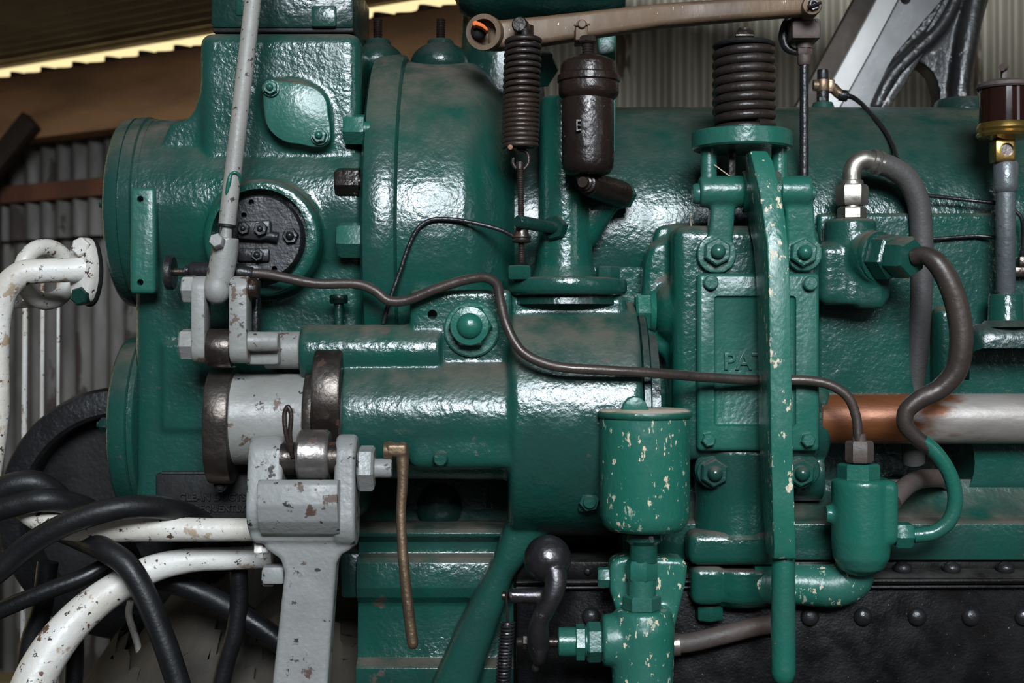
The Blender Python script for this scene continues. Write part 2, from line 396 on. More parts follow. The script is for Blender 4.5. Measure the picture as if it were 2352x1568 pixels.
mat('pipe_grey', (.17, .185, .195), (.11, .12, .125), .38, metal=.45, bump=.3, bscale=150, chips=[((.05, .045, .042), 60, .63, .1, .6)])
mat('dark_steel', (.085, .078, .082), (.045, .042, .045), .36, metal=.85, bump=.25, bscale=120, chips=[((.16, .14, .14), 60, .64, .8, .45)])
# shaft: rust thins out along its length and leaves a streak on top
m = M['shaft_grey']; n_ = m.node_tree.nodes; l_ = m.node_tree.links; bs_ = n_['Principled BSDF']; old = bs_.inputs['Base Color'].links[0].from_socket
g_ = n_.new('ShaderNodeNewGeometry'); s_ = n_.new('ShaderNodeSeparateXYZ'); l_.new(g_.outputs['Position'], s_.inputs[0])
q_ = n_.new('ShaderNodeTexNoise'); q_.inputs['Scale'].default_value = 22; q_.inputs['Detail'].default_value = 7; mp_ = n_.new('ShaderNodeMapping'); mp_.inputs['Scale'].default_value = (.45, 1, 1); l_.new(g_.outputs['Position'], mp_.inputs[0]); l_.new(mp_.outputs[0], q_.inputs['Vector'])
def mth(op, x, y):
    z = n_.new('ShaderNodeMath'); z.operation = op
    for i, v in enumerate((x, y)):
        if isinstance(v, (int, float)): z.inputs[i].default_value = v
        else: l_.new(v, z.inputs[i])
    return z.outputs[0]
f_ = mth('ADD', mth('MULTIPLY', mth('SUBTRACT', .655, s_.outputs[0]), 9.0), mth('MULTIPLY', mth('SUBTRACT', q_.outputs[0], .5), 3.2))
f_ = mth('ADD', f_, mth('MULTIPLY', mth('SUBTRACT', s_.outputs[2], 1.093), 42.0) if False else 0.0)
r_ = n_.new('ShaderNodeMapRange'); r_.inputs[1].default_value = -.15; r_.inputs[2].default_value = .25; l_.new(f_, r_.inputs[0])
c_ = n_.new('ShaderNodeMix'); c_.data_type = 'RGBA'; l_.new(q_.outputs[0], c_.inputs[0]); c_.inputs[6].default_value = (.085, .024, .011, 1); c_.inputs[7].default_value = (.25, .085, .028, 1)
x_ = n_.new('ShaderNodeMix'); x_.data_type = 'RGBA'; l_.new(r_.outputs[0], x_.inputs[0]); l_.new(old, x_.inputs[6]); l_.new(c_.outputs[2], x_.inputs[7]); l_.new(x_.outputs[2], bs_.inputs['Base Color'])
# ================================================================ the shed
U = S
def wpt(X, Y, z): return Vector((X*U, (z-D)*U, ZC+Y*U))       # X right, Y up from the lens, z distance from the lens (photo px)
def sheet(a, b, up0, up1, amp, period, thick=6, sub=8, wave=0):
    """corrugated sheet standing on the line a->b (X,z), from height up0 to up1"""
    mb = B(); a = Vector(a); b = Vector(b); L = (b-a).length; n = int(L/period*sub); nrm = Vector(((b-a).y, -(b-a).x)).normalized()
    vs = []
    for off in (0, thick):
        for i in range(n+1):
            q = a+(b-a)*i/n+nrm*(amp*math.sin(2*math.pi*i/sub)+off)
            for j, h in enumerate((up0, up1+wave*math.sin(math.pi*i/sub+.7))): vs.append(wpt(q.x, h, q.y))
    fs = []; m = (n+1)*2
    for o in (0, m):
        for i in range(n): fs.append((o+2*i, o+2*i+2, o+2*i+3, o+2*i+1))
    for i in range(n): fs += [(2*i, m+2*i, m+2*i+2, 2*i+2), (2*i+1, 2*i+3, m+2*i+3, m+2*i+1)]
    fs += [(0, 1, m+1, m), (2*n, m+2*n, m+2*n+1, 2*n+1)]
    return mb.add(vs, fs)
def wl(X, dz=0): return (X, 5145-.663*X+dz)       # the slanting left wall
struct('wall_left', sheet(wl(-9000), wl(-100), -1560, 500, 22, 108), 'tin_rusty', 80)
struct('wall_left_upper', sheet(wl(-9000, -60), wl(-100, -60), 470, 1243, 22, 108, wave=8), 'tin_rusty', 80)
struct('wall_back', sheet((-150, 5230), (5200, 5230), -1560, 1900, 13, 56), 'tin_wall', 80)
def beam(Xa, Xb, dz, z0, z1, deep, mat_, name):
    a = wl(Xa, dz); b = wl(Xb, dz); nr = Vector((-.5525, -.8335))*deep
    c8 = []
    for off in (Vector((0, 0)), nr):
        for (q, h) in ((a, z0), (b, z0), (b, z1), (a, z1)): c8.append(wpt(q[0]+off.x, h, q[1]+off.y))
    mb = B(); mb.hexa(c8, 6); return struct(name, mb, mat_)
beam(-9000, -120, -70, 905, 1195, 130, 'timber', 'trim_1')         # eaves timber
beam(-9000, -600, -40, 640, 720, 60, 'timber_red', 'trim_2')       # wall rail
beam(-2440, -2370, -120, -1500, 860, 120, 'timber_dark', 'trim_3') # wall post
mb = B(); c = []
for off in (-330, -230):
    for X, h in ((-2520, 700), (-2150, 1010), (-2080, 940), (-2450, 620)): c.append(wpt(X, h, 5145-.663*X+off))
mb.hexa(c, 6); struct('trim_4', mb, 'timber_dark')
# roof: ridges run along the slanting wall, the sheet rises towards the engine
mb = B(); dirw = Vector((1, -.663)).normalized(); nin = Vector((-.5525, -.8335)); vs = []; fs = []; N = 25*6; per = 82
for i in range(N+1):
    q = i/6*per; h = 1300+q*.06+15*math.sin(2*math.pi*i/6)
    for X0 in (-9500, 5200):
        p = Vector(wl(X0, -40))+nin*(q-60); vs.append(wpt(p.x, h, p.y))
for i in range(N+1):
    q = i/6*per; h = 1300+q*.06+15*math.sin(2*math.pi*i/6)+8
    for X0 in (-9500, 5200):
        p = Vector(wl(X0, -40))+nin*(q-60); vs.append(wpt(p.x, h, p.y))
m_ = 2*(N+1)
for i in range(N): fs += [(2*i, 2*i+1, 2*i+3, 2*i+2), (m_+2*i, m_+2*i+2, m_+2*i+3, m_+2*i+1)]
mb.add(vs, fs); struct('ceiling', mb, 'tin_roof', 80)
mb = B(); mb.hexa([Vector((x, y, z)) for z in (-.08, 0) for x, y in ((-6, -2.6), (6, -2.6), (6, 4), (-6, 4))], 0); struct('floor', mb, 'dirt')
# cable drooping across the timber
mb = B(); mb.sweep(catmull([wpt(X, h, 5145-.663*X-215) for X, h in ((-2560, 600), (-2350, 760), (-2150, 905), (-1900, 1010), (-1600, 1035), (-1200, 985), (-900, 960))], 8), 9*S)
solo('electric_cable', 'thin dark cable drooping along the eaves timber', 'cable', mb, 'black_matt')
# three bright strips against the left wall
for i, (x0, x1, yb, lab) in enumerate(((58, 52, 1010, 'leftmost and widest white rod hanging behind the bent white pipe'), (98, 93, 960, 'middle of the three thin white rods by the corrugated wall'), (134, 132, 930, 'thinnest white rod, nearest the green engine, by the corrugated wall'))):
    mb = B(); mb.tube([(x0, 640, -700), (2*x1-x0, 2560, -700)], (6.5, 5, 4)[i], 10, smooth=False)
    solo('hanging_rod', lab, 'rod', mb, 'white_paint', 'white rods by the wall')
# ================================================================ black flywheel behind the left end
T = thing('belt_wheel', 'black belt wheel low behind the left end of the engine', 'wheel', (300, 1560, -420))
mb = B(); prof = []
# wheel axis lies along the engine, turned a little so its face shows
mb.ly(280, 1180, [(-560, 318), (-545, 326), (-430, 326), (-410, 318), (-405, 262), (-415, 254), (-545, 254), (-560, 262)], -410, 72)
mbd = B(); mbd.ly(280, 1180, [(-560, 232), (-500, 232)], -410, 48); part('wheel_disc', mbd, 'black_matt', T)
mbr = B()
o = P(280, 1180, -410); o.y = 0; kk = k(-410)*S
pr = [(560, 284), (545, 292), (430, 292), (408, 284), (402, 266), (402, 234), (412, 226), (545, 226), (560, 234), (560, 284)]
n = 80; vs = []; fs = []
for t, r in pr[:-1]:
    for i in range(n): a = 2*math.pi*i/n; vs.append(o+Vector((math.cos(a)*r*kk, t*S, math.sin(a)*r*kk)))
L_ = len(pr)-1
for a in range(L_):
    for i in range(n): b2 = (a+1) % L_; fs.append((a*n+i, a*n+(i+1) % n, b2*n+(i+1) % n, b2*n+i))
mbr.add(vs, fs); part('rim', mbr, 'black_iron', T); mb.bm.free()
mb = B(); mb.ly(280, 1180, [(-900, 40), (-380, 40)], -410, 24); mb.box(250, 410, 1200, 3200, -760, -600, 6, dm=-600); part('axle_stand', mb, 'black_matt', T)
# ================================================================ cylinder head
T = thing('cylinder_head', 'large green cast cylinder head at the left end of the engine', 'engine', (560, 1560, -60))
mb = B()
mb.lx(490, -60, [(300, 205), (306, 213), (825, 213), (830, 208)], 150)
mb.box(455, 828, 72, 480, -250, 128, 26, 3)
mb.prism([(474, 100), (474, 330), (370, 330), (388, 286), (425, 275), (445, 255), (455, 220), (462, 160)], -230, 112, 0)
mb.box(303, 842, 480, 1196, -250, 112, 34, 3)
mb.ly(600, 545, [(80, 136), (196, 136), (206, 128)], 200)
mb.prism(smooth2([(604, 200), (640, 186), (700, 190), (745, 225), (757, 300), (752, 336), (720, 340), (655, 330), (612, 292)]), 100, 142, 0)
mb.box(372, 640, 788, 990, 90, 121, 4)
mb.cast(5.5, 8)
mb.cut(B().ly(596, 545, [(150, 112), (300, 112)], 206, 48))
part('casting', mb, 'green', T)
mb = B(); mb.lx(490, -60, [(228, 0), (228, 196), (232, 206), (240, 213), (266, 217), (267, 213), (271, 213), (272, 218), (296, 219), (300, 214), (312, 214)], 158, 72); part('end_cover', mb, 'green', T)
mb = B(); mb.lx(975, -60, [(238, 0), (238, 188), (243, 198), (252, 204), (284, 206), (287, 202), (290, 206), (302, 206), (306, 200)], 146, 72); part('lower_end_cover', mb, 'green', T)
for py, dd in ((470, 150), (975, 146)):
    mb = B(); mb.hexx(py, 100 if py != 975 else 120, 222, 240, 17, 150, .3, 'l'); mb.lx(py, 100 if py != 975 else 120, [(214, 0), (214, 7), (224, 8)], 150, 16); part('hex_nut', mb, 'green_dark', T)
mb = B(); mb.box(297, 356, 430, 674, 150, 186, 9, 3); mb.cut(B().ly(322, 457, [(100, 7.5), (300, 7.5)], 186, 20)); mb.cut(B().ly(322, 648, [(100, 7.5), (300, 7.5)], 186, 20))
part('bracket_plate', mb, 'green_clean', T)
ic = smooth2([(603, 196), (618, 184), (640, 187), (690, 191), (725, 203), (748, 228), (754, 262), (759, 305), (757, 322), (745, 334), (722, 337), (690, 331), (655, 325), (628, 308), (613, 287), (606, 250), (604, 222)])
mb = B(); mb.prism(ic, 138, 146, 0); part('gasket', mb, 'gasket', T)
mb = B(); mb.prism(ic, 146, 166, 3, 2, ang=50); cv = part('inspection_cover', mb, 'green_clean', T)
mb = B(); mb.nuty(621, 201, 166, 17, 12, .48, 20, .5); part('hex_nut', mb, 'green_clean', cv)
mb = B(); mb.nuty(733, 311, 166, 18, 13, .5, 21, .2); part('hex_nut', mb, 'green_clean', cv)
# black igniter disc
mb = B(); mb.ly(596, 545, [(140, 98), (196, 98), (202, 94)], 202, 56)
for x, y in ((577, 464), (560, 494), (630, 617)): mb.cut(B().ly(x, y, [(180, 6.5), (300, 6.5)], 202, 16))
dk = part('igniter_disc', mb, 'plate_black', T, 'black round plate sunk in the green ring')
mb = B(); mb.nuty(666, 541, 200, 19, 16, .5, 0, .1); part('stud_nut', mb, 'black_iron', dk)
mb = B(); mb.prism([(545, 508), (620, 505), (622, 545), (600, 552), (545, 548)], 200, 226, 5); mb.nuty(597, 525, 226, 17, 14, .4); mb.nuty(558, 524, 226, 15, 12, .4); mb.tube([(610, 540, 215), (638, 545, 215)], 12, 14, smooth=False); part('igniter_clamp', mb, 'black_iron', dk)
mb = B(); mb.box(545, 618, 570, 600, 200, 216, 5); mb.nuty(590, 585, 216, 15, 10, .5); part('igniter_tag', mb, 'black_iron', dk)
mb = B(); mb.box(545, 596, 606, 770, 170, 205, 7); mb.box(575, 592, 668, 780, 190, 222, 4); part('guide_bar', mb, 'black_iron', T)
# valve cap on top of the block
mb = B(); mb.box(488, 812, 62, 74, -230, 112, 4); part('cap_gasket', mb, 'black_matt', T)
mb = B(); mb.box(484, 812, -70, 64, -235, 118, 8); mb.box(500, 795, -140, -60, -200, 90, 8); cp = part('valve_cap', mb, 'green_dark', T)
for x in (742, 560):
    mb = B(); mb.box(x-27, x+30, 12, 61, 60, 128, 5) if x == 742 else mb.box(x-20, x+28, -30, 36, 60, 122, 5); part('cap_lug', mb, 'green', cp)
# nuts in the gap towards the cylinder
for (x0, x1, y, r, mt) in ((786, 834, 297, 36, 'green_clean'), (772, 832, 550, 43, 'green_clean'), (766, 822, 418, 34, 'brown_iron')):
    mb = B(); mb.hexx(y, 150, x0, x1, r, 182, 0.3, 'l'); mb.lx(y, 150, [(x1-16, r*.5), (x1+14, r*.5)], 182); part('tie_nut', mb, mt, T, 'rusty brown tie nut' if mt == 'brown_iron' else None)
# lower plate with raised lettering
mb = B(); mb.box(356, 640, 1086, 1200, 90, 132, 8); mb.tube([(372, 1087, 126), (600, 1087, 126)], 6, 8, smooth=False); pl = part('lettered_plate', mb, 'black_matt', T)
mb = B(); mb.text('CLEAN DUCTS', 411, 1149, 132, 17, 4, .98); mb.text('FREQUENTLY', 436, 1174, 132, 16, 4, .95); part('lettering', mb, 'black_matt', pl)
# ================================================================ cylinder
T = thing('engine_cylinder', 'big round green cylinder barrel between the head and the water jacket', 'engine', (1000, 1500, -230))
mb = B(); mb.lx(560, -230, [(829, 380), (829, 412), (836, 424), (850, 428), (890, 428), (906, 424), (913, 414), (914, 380)], 190, 96); part('flange_ring', mb, 'green', T)
mb = B(); mb.lx(560, -230, [(905, 300), (905, 411), (914, 411), (1062, 411), (1084, 405), (1110, 388), (1150, 346), (1180, 306), (1190, 240)], 175, 96); part('barrel', mb, 'green', T)
mb = B(); mb.lx(560, -230, [(1170, 200), (1172, 292), (1250, 292), (1252, 200)], 60, 72); part('neck', mb, 'green_dark', T)  # dark green body added in the gap, its colour standing in for shade
for px, py, rx in ((868, 150, 62), (1012, 150, 70)):
    mb = B(); mb.ball(px, py, -150, rx, 52, 80); mb.lz(px, -150, [(92, 26), (97, 30), (120, 34)], 24); lg = part('stud_boss', mb, 'green_dark', T)
    mb = B(); mb.thread((px, 44, -150), (px, 98, -150), 11, 5); part('stud', mb, 'brown_iron', lg, 'rusty threaded stud')
mb = B(); mb.la((1228, 150, -40), (1282, 196, 40), [(0, 42), (8, 46), (34, 46), (40, 40)], 6, .2); mb.la((1190, 120, -110), (1236, 158, -30), [(0, 30), (60, 30)]); part('drain_nut', mb, 'green_dark', T)
# dark water outlet overhead
mb = B(); mb.lx(-78, -150, [(1030, 0), (1034, 60), (1052, 106), (1090, 128), (1420, 128), (1440, 118), (1442, 0)], -40); mb.lz(1150, -230, [(-60, 84), (130, 92), (300, 110)])  # upright limb widened as a dark backing for the shaded gap
solo('outlet_pipe', 'dark rounded water outlet pipe overhead behind the brown rocker arm', 'pipe', mb, 'green_dark')
# ================================================================ water jacket and frame
T = thing('engine_bed', 'long green water jacket and bed frame on the right of the engine', 'engine', (1900, 1560, -250))
mb = B(); mb.lx(566, -300, [(1228, 0), (1230, 316), (2900, 316), (2905, 0)], 0, 120); part('water_jacket', mb, 'green_jacket', T)
mb = B(); mb.box(1240, 2900, 520, 1130, -300, 38, 16, 3); mb.box(1878, 2900, 488, 1000, -300, 72, 10, 3)
mb.cast(5, 3); mb.cut(B().ly(2110, 1062, [(-150, 130), (300, 130)], 40, 40)); mb.cut(B().box(1900, 2120, 1010, 1200, -120, 200, 10)); part('side_wall', mb, 'green', T)
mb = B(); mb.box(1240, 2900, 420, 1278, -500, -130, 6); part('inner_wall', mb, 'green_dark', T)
mb = B(); mb.profx([(1100, -250), (1100, 30), (1130, 40), (1165, 62), (1188, 88), (1196, 120), (1203, 130), (1286, 130), (1286, -250)], 1430, 2900, 130, 3); part('bed_rail', mb, 'green', T)
# bed under the shaft housing
mb = B(); mb.profx([(1120, -90), (1195, -60), (1203, 20), (1215, 60), (1224, 70), (1232, 68), (1244, 40), (1270, 40), (1280, 72), (1292, 84), (1350, 90), (1372, 80), (1384, 60), (1392, 56), (1510, 66), (1522, 86), (1534, 100), (1560, 100), (1660, 90), (1660, -100), (1120, -100)], 818, 1180, 90, 2)
part('bed_foot', mb, 'green', T)
mb = B(); mb.box(782, 826, 1270, 1374, -80, 70, 8); part('bed_lug', mb, 'green_dark', T)
mb = B(); mb.ly(1008, 1165, [(-100, 52), (-42, 52), (-34, 44), (-28, 20), (-27, 0)], -30); part('core_plug', mb, 'green_dark', T)  # darker green carries the shade under the shaft housing
mb = B(); mb.box(820, 1180, 1080, 1210, -160, -70, 6); part('bed_web', mb, 'green_dark', T)  # shade below the housing put into the colour here too
# ================================================================ shaft housing
T = thing('shaft_housing', 'green lay shaft housing with a big round drum in the middle of the engine', 'housing', (1250, 1560, 60))
mb = B()
mb.lx(960, 185, [(779, 138), (1200, 141)], 325)
mb.lx(960, 65, [(1166, 240), (1172, 258), (1182, 266), (1466, 268), (1480, 262)], 332, 72)
mb.box(936, 1190, 978, 1078, 200, 312, 24, 3)
mb.lx(809, 205, [(681, 52), (684, 60), (690, 64), (1010, 64)], 270)
mb.box(940, 1175, 664, 840, 120, 244, 10, 3)
mb.box(1150, 1440, 676, 790, 20, 190, 16, 3)
mb.prism([(1188, 1130), (1320, 1150), (1180, 1330), (1090, 1610), (975, 1610), (1045, 1450), (1130, 1290)], 60, 168, 30, 4)
mb.cast(5, 8)
mb.cut(B().box(1238, 1700, 500, 1320, -600, 42, 0, dm=42))
mb.cut(B().ly(993, 722, [(200, 11), (300, 11)], 246, 20))
part('casting', mb, 'green', T)
mb = B(); mb.ly(1083, 756, [(236, 64), (252, 64), (256, 60)], 256, 48); mb.ly(1080, 749, [(250, 51), (284, 51), (292, 45)], 292, 6, .0); mb.ly(1078, 748, [(290, 46), (294, 44), (296, 30), (300, 29), (308, 24), (314, 14), (316, 0)], 310, 40); part('boss_nut', mb, 'green_clean', T)
mb = B(); mb.ly(1011, 1054, [(300, 18), (322, 18), (327, 14)], 326, 24); part('round_plug', mb, 'green', T)
mb = B(); mb.box(1326, 1372, 1100, 1178, 150, 262, 10); mb.nuty(1354, 1152, 262, 25, 18, .6, 0, .2, False); part('side_lug', mb, 'green', T)
mb = B(); mb.lx(960, 50, [(1478, 250), (1482, 256), (1496, 256), (1500, 250)], 300, 72); mb.lx(960, 30, [(1500, 215), (1520, 215)], 250, 60); part('end_plate', mb, 'green_dark', T)
mb = B(); mb.lz(778, 170, [(677, 19), (680, 21), (694, 21), (697, 19)], 24); mb.lz(778, 170, [(696, 11), (748, 11)], 16); part('grease_screw', mb, 'green_dark', T, 'dusty grey screw')
mb = B(); mb.lz(1480, 120, [(690, 10), (700, 13), (728, 13), (740, 10)], 16); part('pipe_nipple', mb, 'green_dark', T)
# ================================================================ cam sleeve on the shaft end
T = thing('cam_sleeve', 'grey sleeve with two worn steel cams on the shaft end', 'sleeve', (610, 1110, 190))
def cam(mb, x0, x1, cy, da, r, ly_, ld, lr, dm, bev=5):
    pts = []; c0 = Vector((0, 0)); c1 = Vector((ly_, ld)); n = 64   # hull of two circles in the (down, depth) plane
    dd = c1.length; base = math.atan2(c1.y, c1.x); al = math.acos((r-lr)/dd) if dd > abs(r-lr) else 0
    for i in range(40):
        a = base+al+(2*math.pi-2*al)*i/39; pts.append((r*math.cos(a), r*math.sin(a)))
    for i in range(16):
        a = base-al+2*al*i/15; pts.append((c1.x+lr*math.cos(a), c1.y+lr*math.sin(a)))
    kk = k(da); prof = []
    a_ = P(x0, 784, dm).x; b_ = P(x1, 784, dm).x; m = len(pts); vs = []
    for x in (a_, b_):
        for u, v in pts: vs.append(Vector((x, -(da+v*kk)*S, P(0, cy, da).z-u*kk*S)))
    fs = [tuple(range(m)), tuple(range(m, 2*m))[::-1]]+[(i, (i+1) % m, m+(i+1) % m, m+i) for i in range(m)]
    return mb.bev(vs, fs, bev, 2, 50)
mb = B(); cam(mb, 458, 516, 960, 190, 120, 62, 30, 85, 320); part('cam', mb, 'steel_dark', T)
mb = B(); mb.lx(962, 190, [(514, 60), (514, 112), (520, 106), (526, 104), (690, 104), (694, 108), (700, 60)], 295); part('sleeve', mb, 'grey_paint', T, 'grey painted sleeve')
mb = B(); mb.lx(960, 190, [(692, 100), (692, 118), (696, 121), (712, 121), (714, 118), (716, 112)], 305); part('collar', mb, 'steel_dark', T)
mb = B(); cam(mb, 712, 779, 962, 190, 118, -46, 20, 128, 330, 6); part('cam', mb, 'steel_dark', T)
mb = B(); mb.lx(962, 190, [(776, 60), (776, 132), (784, 132), (786, 60)], 320); part('seal_ring', mb, 'black_matt', T)
mb = B(); mb.prism(smooth2([(492, 1106), (525, 1106), (520, 1120), (508, 1131), (495, 1126)]), 200, 214, 2); mb.nuty(505, 1117, 214, 10, 6, .6, 0, 0, False); part('tag', mb, 'black_matt', T)
# ================================================================ roller lever
T = thing('roller_lever', 'grey forked lever with chipped paint carrying a steel roller under the cam', 'lever', (700, 1560, 340))
mb = B()
mb.prism([(598, 1180), (640, 1172), (760, 1172), (816, 1180), (820, 1238), (806, 1262), (783, 1275), (772, 1296), (728, 1900), (588, 1900), (652, 1318), (644, 1285), (608, 1262)], 322, 384, 8, 3)
cam(mb, 566, 648, 1052, 350, 52, 110, 10, 66, 402, 8)
cam(mb, 766, 816, 1052, 350, 55, 140, 10, 62, 402, 8)
mb.box(570, 815, 1150, 1250, 305, 395, 16, 3)
mb.cast(4, 4)
part('fork', mb, 'grey_lever', T)
mb = B(); mb.profx([(1101, 400), (1101, 432), (1112, 446), (1160, 452), (1198, 440), (1226, 412), (1236, 384), (1190, 384)], 590, 776, 446, 4); part('shield', mb, 'grey_lever', T)
mb = B(); mb.lx(1046, 372, [(676, 20), (676, 54), (682, 60), (742, 60), (750, 54), (750, 20)], 430); part('roller', mb, 'steel', T, 'bright steel roller')
mb = B(); mb.lx(1052, 366, [(640, 38), (772, 38)], 404); part('roller_pin', mb, 'steel_dark', T)
mb = B(); mb.hexx(1075, 372, 818, 856, 54, 415, .2); mb.lx(1075, 372, [(856, 30), (860, 22), (894, 22), (898, 19)], 394); part('pin_nut', mb, 'grey_lever', T)
mb = B(); mb.tube([(668, 1038, 408), (656, 990, 420), (654, 948, 420), (661, 934, 420), (668, 948, 420), (666, 1000, 415), (672, 1050, 404)], 5.5, 10); part('split_pin', mb, 'spring_steel', T, 'dark looped split pin')
mb = B(); mb.hexx(1262, 350, 583, 602, 19, 366, .2); mb.lx(1262, 350, [(602, 8), (640, 8)], 366); part('clamp_bolt', mb, 'white_paint', T)
mb = B(); mb.box(602, 652, 1302, 1342, 300, 352, 5); mb.hexx(1322, 330, 600, 626, 24, 352, .3); part('clamp_nut', mb, 'grey_lever', T)
# bronze handle
T = thing('bronze_handle', 'long thin bronze hand lever hanging beside the grey forked lever', 'lever', (925, 1490, 372))
mb = B(); mb.box(884, 936, 1018, 1050, 350, 388, 8, 3); mb.tube([(924, 1030, 372), (925, 1100, 374), (921, 1180, 376), (926, 1280, 380), (937, 1390, 384), (948, 1478, 388)], [16, 13, 11.5, 12.5, 13.5, 13.5], 16, dome=True); mb.cast(2.6, 3); part('rod', mb, 'bronze', T)
mb = B(); mb.lx(1035, 368, [(880, 10), (880, 20), (890, 22), (900, 22)], 388); part('hub', mb, 'bronze', T)
# ================================================================ push rod
T = thing('push_rod', 'long slanting grey push rod in front of the cylinder head', 'rod', (515, 700, 300))
mb = B(); mb.tube([(634, -460, 300), (588, -60, 300), (521, 520, 300)], [18, 19, 20], 24, smooth=False); part('rod', mb, 'grey_rod', T)
mb = B(); mb.lathe(P(521, 518, 300), P(588, -60, 300)-P(521, 518, 300), [(t*k(300)*S, r*k(300)*S) for t, r in ((-3, 0), (-3, 21.5), (3, 21.5), (3, 0))], 24); part('rod_end', mb, 'black_matt', T)
mb = B(); mb.tube([(586, -40, 300), (572, 85, 300), (545, 318, 300), (520, 534, 300)], 4, 8, smooth=False); mb.tube([(521, 516, 300), (518, 550, 300)], [13, 14], 20, smooth=False); mb.bm.free()
mb = B(); mb.tube([(521, 516, 300), (518, 550, 300)], [13, 14], 20, smooth=False); part('neck', mb, 'grey_paint', T)
mb = B(); mb.tube([(551, 420, 306), (549, 402, 313), (540, 396, 318), (531, 400, 318), (526, 418, 317), (522, 440, 315), (519, 466, 312)], [2, 4, 4, 4, 6, 5, 1], 10); part('paint_smear', mb, 'green_clean', T, 'green paint smear')
mb = B(); mb.tube([(519, 545, 300), (514, 590, 298), (506, 632, 296), (499, 662, 296)], [30, 31, 31, 30], 24); mb.ball(499, 664, 296, 32, 36, 34); mb.cast(3, 4); part('clevis', mb, 'grey_paint', T)
mb = B(); mb.la((502, 558, 318), (494, 549, 350), [(0, 12), (10, 12)]); mb.la((501, 557, 326), (494, 549, 352), [(0, 18), (20, 18), (24, 15)], 6, .3); part('set_screw', mb, 'grey_paint', T)
mb = B(); k_ = None; mb.prism([(516, 448), (527, 402), (551, 396), (552, 420), (545, 404), (533, 420), (524, 470)], 303, 320.4, 2); mb.bm.free()
# ================================================================ shackle
T = thing('link_shackle', 'pair of upright grey links joining the push rod to the shaft lever', 'link', (505, 840, 290))
def linkplate(x0, x1, y0, y1, d, w):
    mb = B(); cam(mb, x0, x1, y0, d, w, y1-y0, 0, w, d+w, 4); return mb
part('link_plate', linkplate(437, 469, 668, 800, 288, 34), 'grey_paint', T)
part('link_plate', linkplate(524, 566, 668, 800, 288, 34), 'grey_paint', T)
mb = B(); mb.hexx(663, 288, 413, 440, 33, 318, .15, 'l'); part('bolt_head', mb, 'grey_paint', T)
mb = B(); mb.hexx(790, 288, 407, 438, 37, 320, .15, 'l'); part('bolt_head', mb, 'grey_paint', T)
mb = B(); mb.lx(800, 278, [(470, 20), (470, 43), (476, 45), (518, 45), (524, 43), (524, 20)], 318); part('bush', mb, 'steel_dark', T, 'dark steel bush between the links')
mb = B(); mb.lx(663, 288, [(565, 24), (586, 24), (590, 20)], 312); part('pin_end', mb, 'brown_iron', T)
mb = B(); mb.lx(784, 292, [(564, 24), (566, 23), (632, 22), (636, 19)], 314); part('lower_pin', mb, 'grey_paint', T)
mb = B(); mb.box(560, 640, 790, 838, 215, 275, 8); part('shaft_lever', mb, 'grey_paint', T)
T = thing('guide_tube', 'short hollow grey tube beside the green housing end', 'tube', (640, 845, 215))
mb = B(); mb.lx(804, 212, [(602, 36), (602, 41), (604, 43), (682, 43), (684, 41), (684, 36), (640, 36)], 255); part('tube', mb, 'grey_paint', T)
mb = B(); mb.lx(804, 212, [(640, 30), (700, 30)], 242); part('inner_shaft', mb, 'black_iron', T)
# ================================================================ needle valve and thin pipe
T = thing('needle_valve', 'small black valve with a thin round hand wheel beside the grey push rod', 'valve', (440, 667, 235))
mb = B(); mb.lx(626, 232, [(371, 0), (371, 36), (375, 40), (386, 40), (390, 36), (390, 0)], 272); part('hand_wheel', mb, 'black_iron', T)
mb = B(); mb.lx(624, 232, [(388, 9), (425, 9)], 241); part('spindle', mb, 'steel_dark', T)
mb = B(); mb.lx(622, 232, [(421, 13), (429, 13), (430, 17), (436, 21), (520, 21), (524, 17), (560, 17)], 253); part('valve_body', mb, 'black_iron', T)
mb = B(); mb.tube([(545, 624, 262), (575, 627, 262), (610, 629, 262), (655, 638, 262), (725, 651, 262), (825, 653, 262), (862, 668, 266), (892, 690, 270), (932, 690, 272), (1000, 664, 276), (1068, 643, 282), (1116, 638, 290), (1140, 652, 300), (1150, 695, 318), (1164, 748, 334), (1198, 806, 345), (1262, 838, 350), (1390, 850, 348), (1500, 856, 330), (1620, 866, 278), (1745, 873, 248), (1860, 874, 248), (1912, 886, 250), (1948, 912, 252), (1966, 955, 252), (1972, 1012, 252)], 11.5, 16, 8)
T = thing('thin_pipe', 'thin dark bent pipe crossing the engine from the black valve to the right', 'pipe', (1200, 1012, 300))
part('pipe', mb, 'copper_pipe', T)
mb = B(); mb.la((548, 624, 262), (585, 628, 262), [(0, 15), (30, 15), (34, 12)]); part('pipe_ferrule', mb, 'black_iron', T)
# ================================================================ rocker arm overhead
T = thing('rocker_arm', 'long brown bronze rocker arm across the top of the picture', 'rocker arm', (1480, 110, 130))
mb = B(); mb.loftx([(1118, 52, 106, 80, 150), (1150, 43, 108, 90, 152), (1240, 35, 100, 96, 150), (1360, 22, 82, 98, 148), (1520, 5, 58, 98, 148), (1700, -7, 43, 100, 146), (1868, -12, 30, 100, 146)], 12, 3); part('arm', mb, 'bronze_arm', T)
mb = B(); a = (1122, 78, 130); b = (1096, 68, 236)
mb.la(a, b, [(0, 40), (52, 42), (54, 41), (54, 30), (18, 26), (17, 0)], 40); part('socket', mb, 'bronze_arm', T)
mb = B(); mb.prism([(1084, 50), (1092, 46), (1110, 54), (1122, 66), (1119, 72), (1106, 62), (1094, 58), (1086, 60)], 170, 205, 3); part('orange_patch', mb, 'orange_rag', T, 'bright orange rag inside the socket')
mb = B(); mb.ball(1098, 74, 166, 20, 17, 14); part('socket_grease', mb, 'black_matt', T)
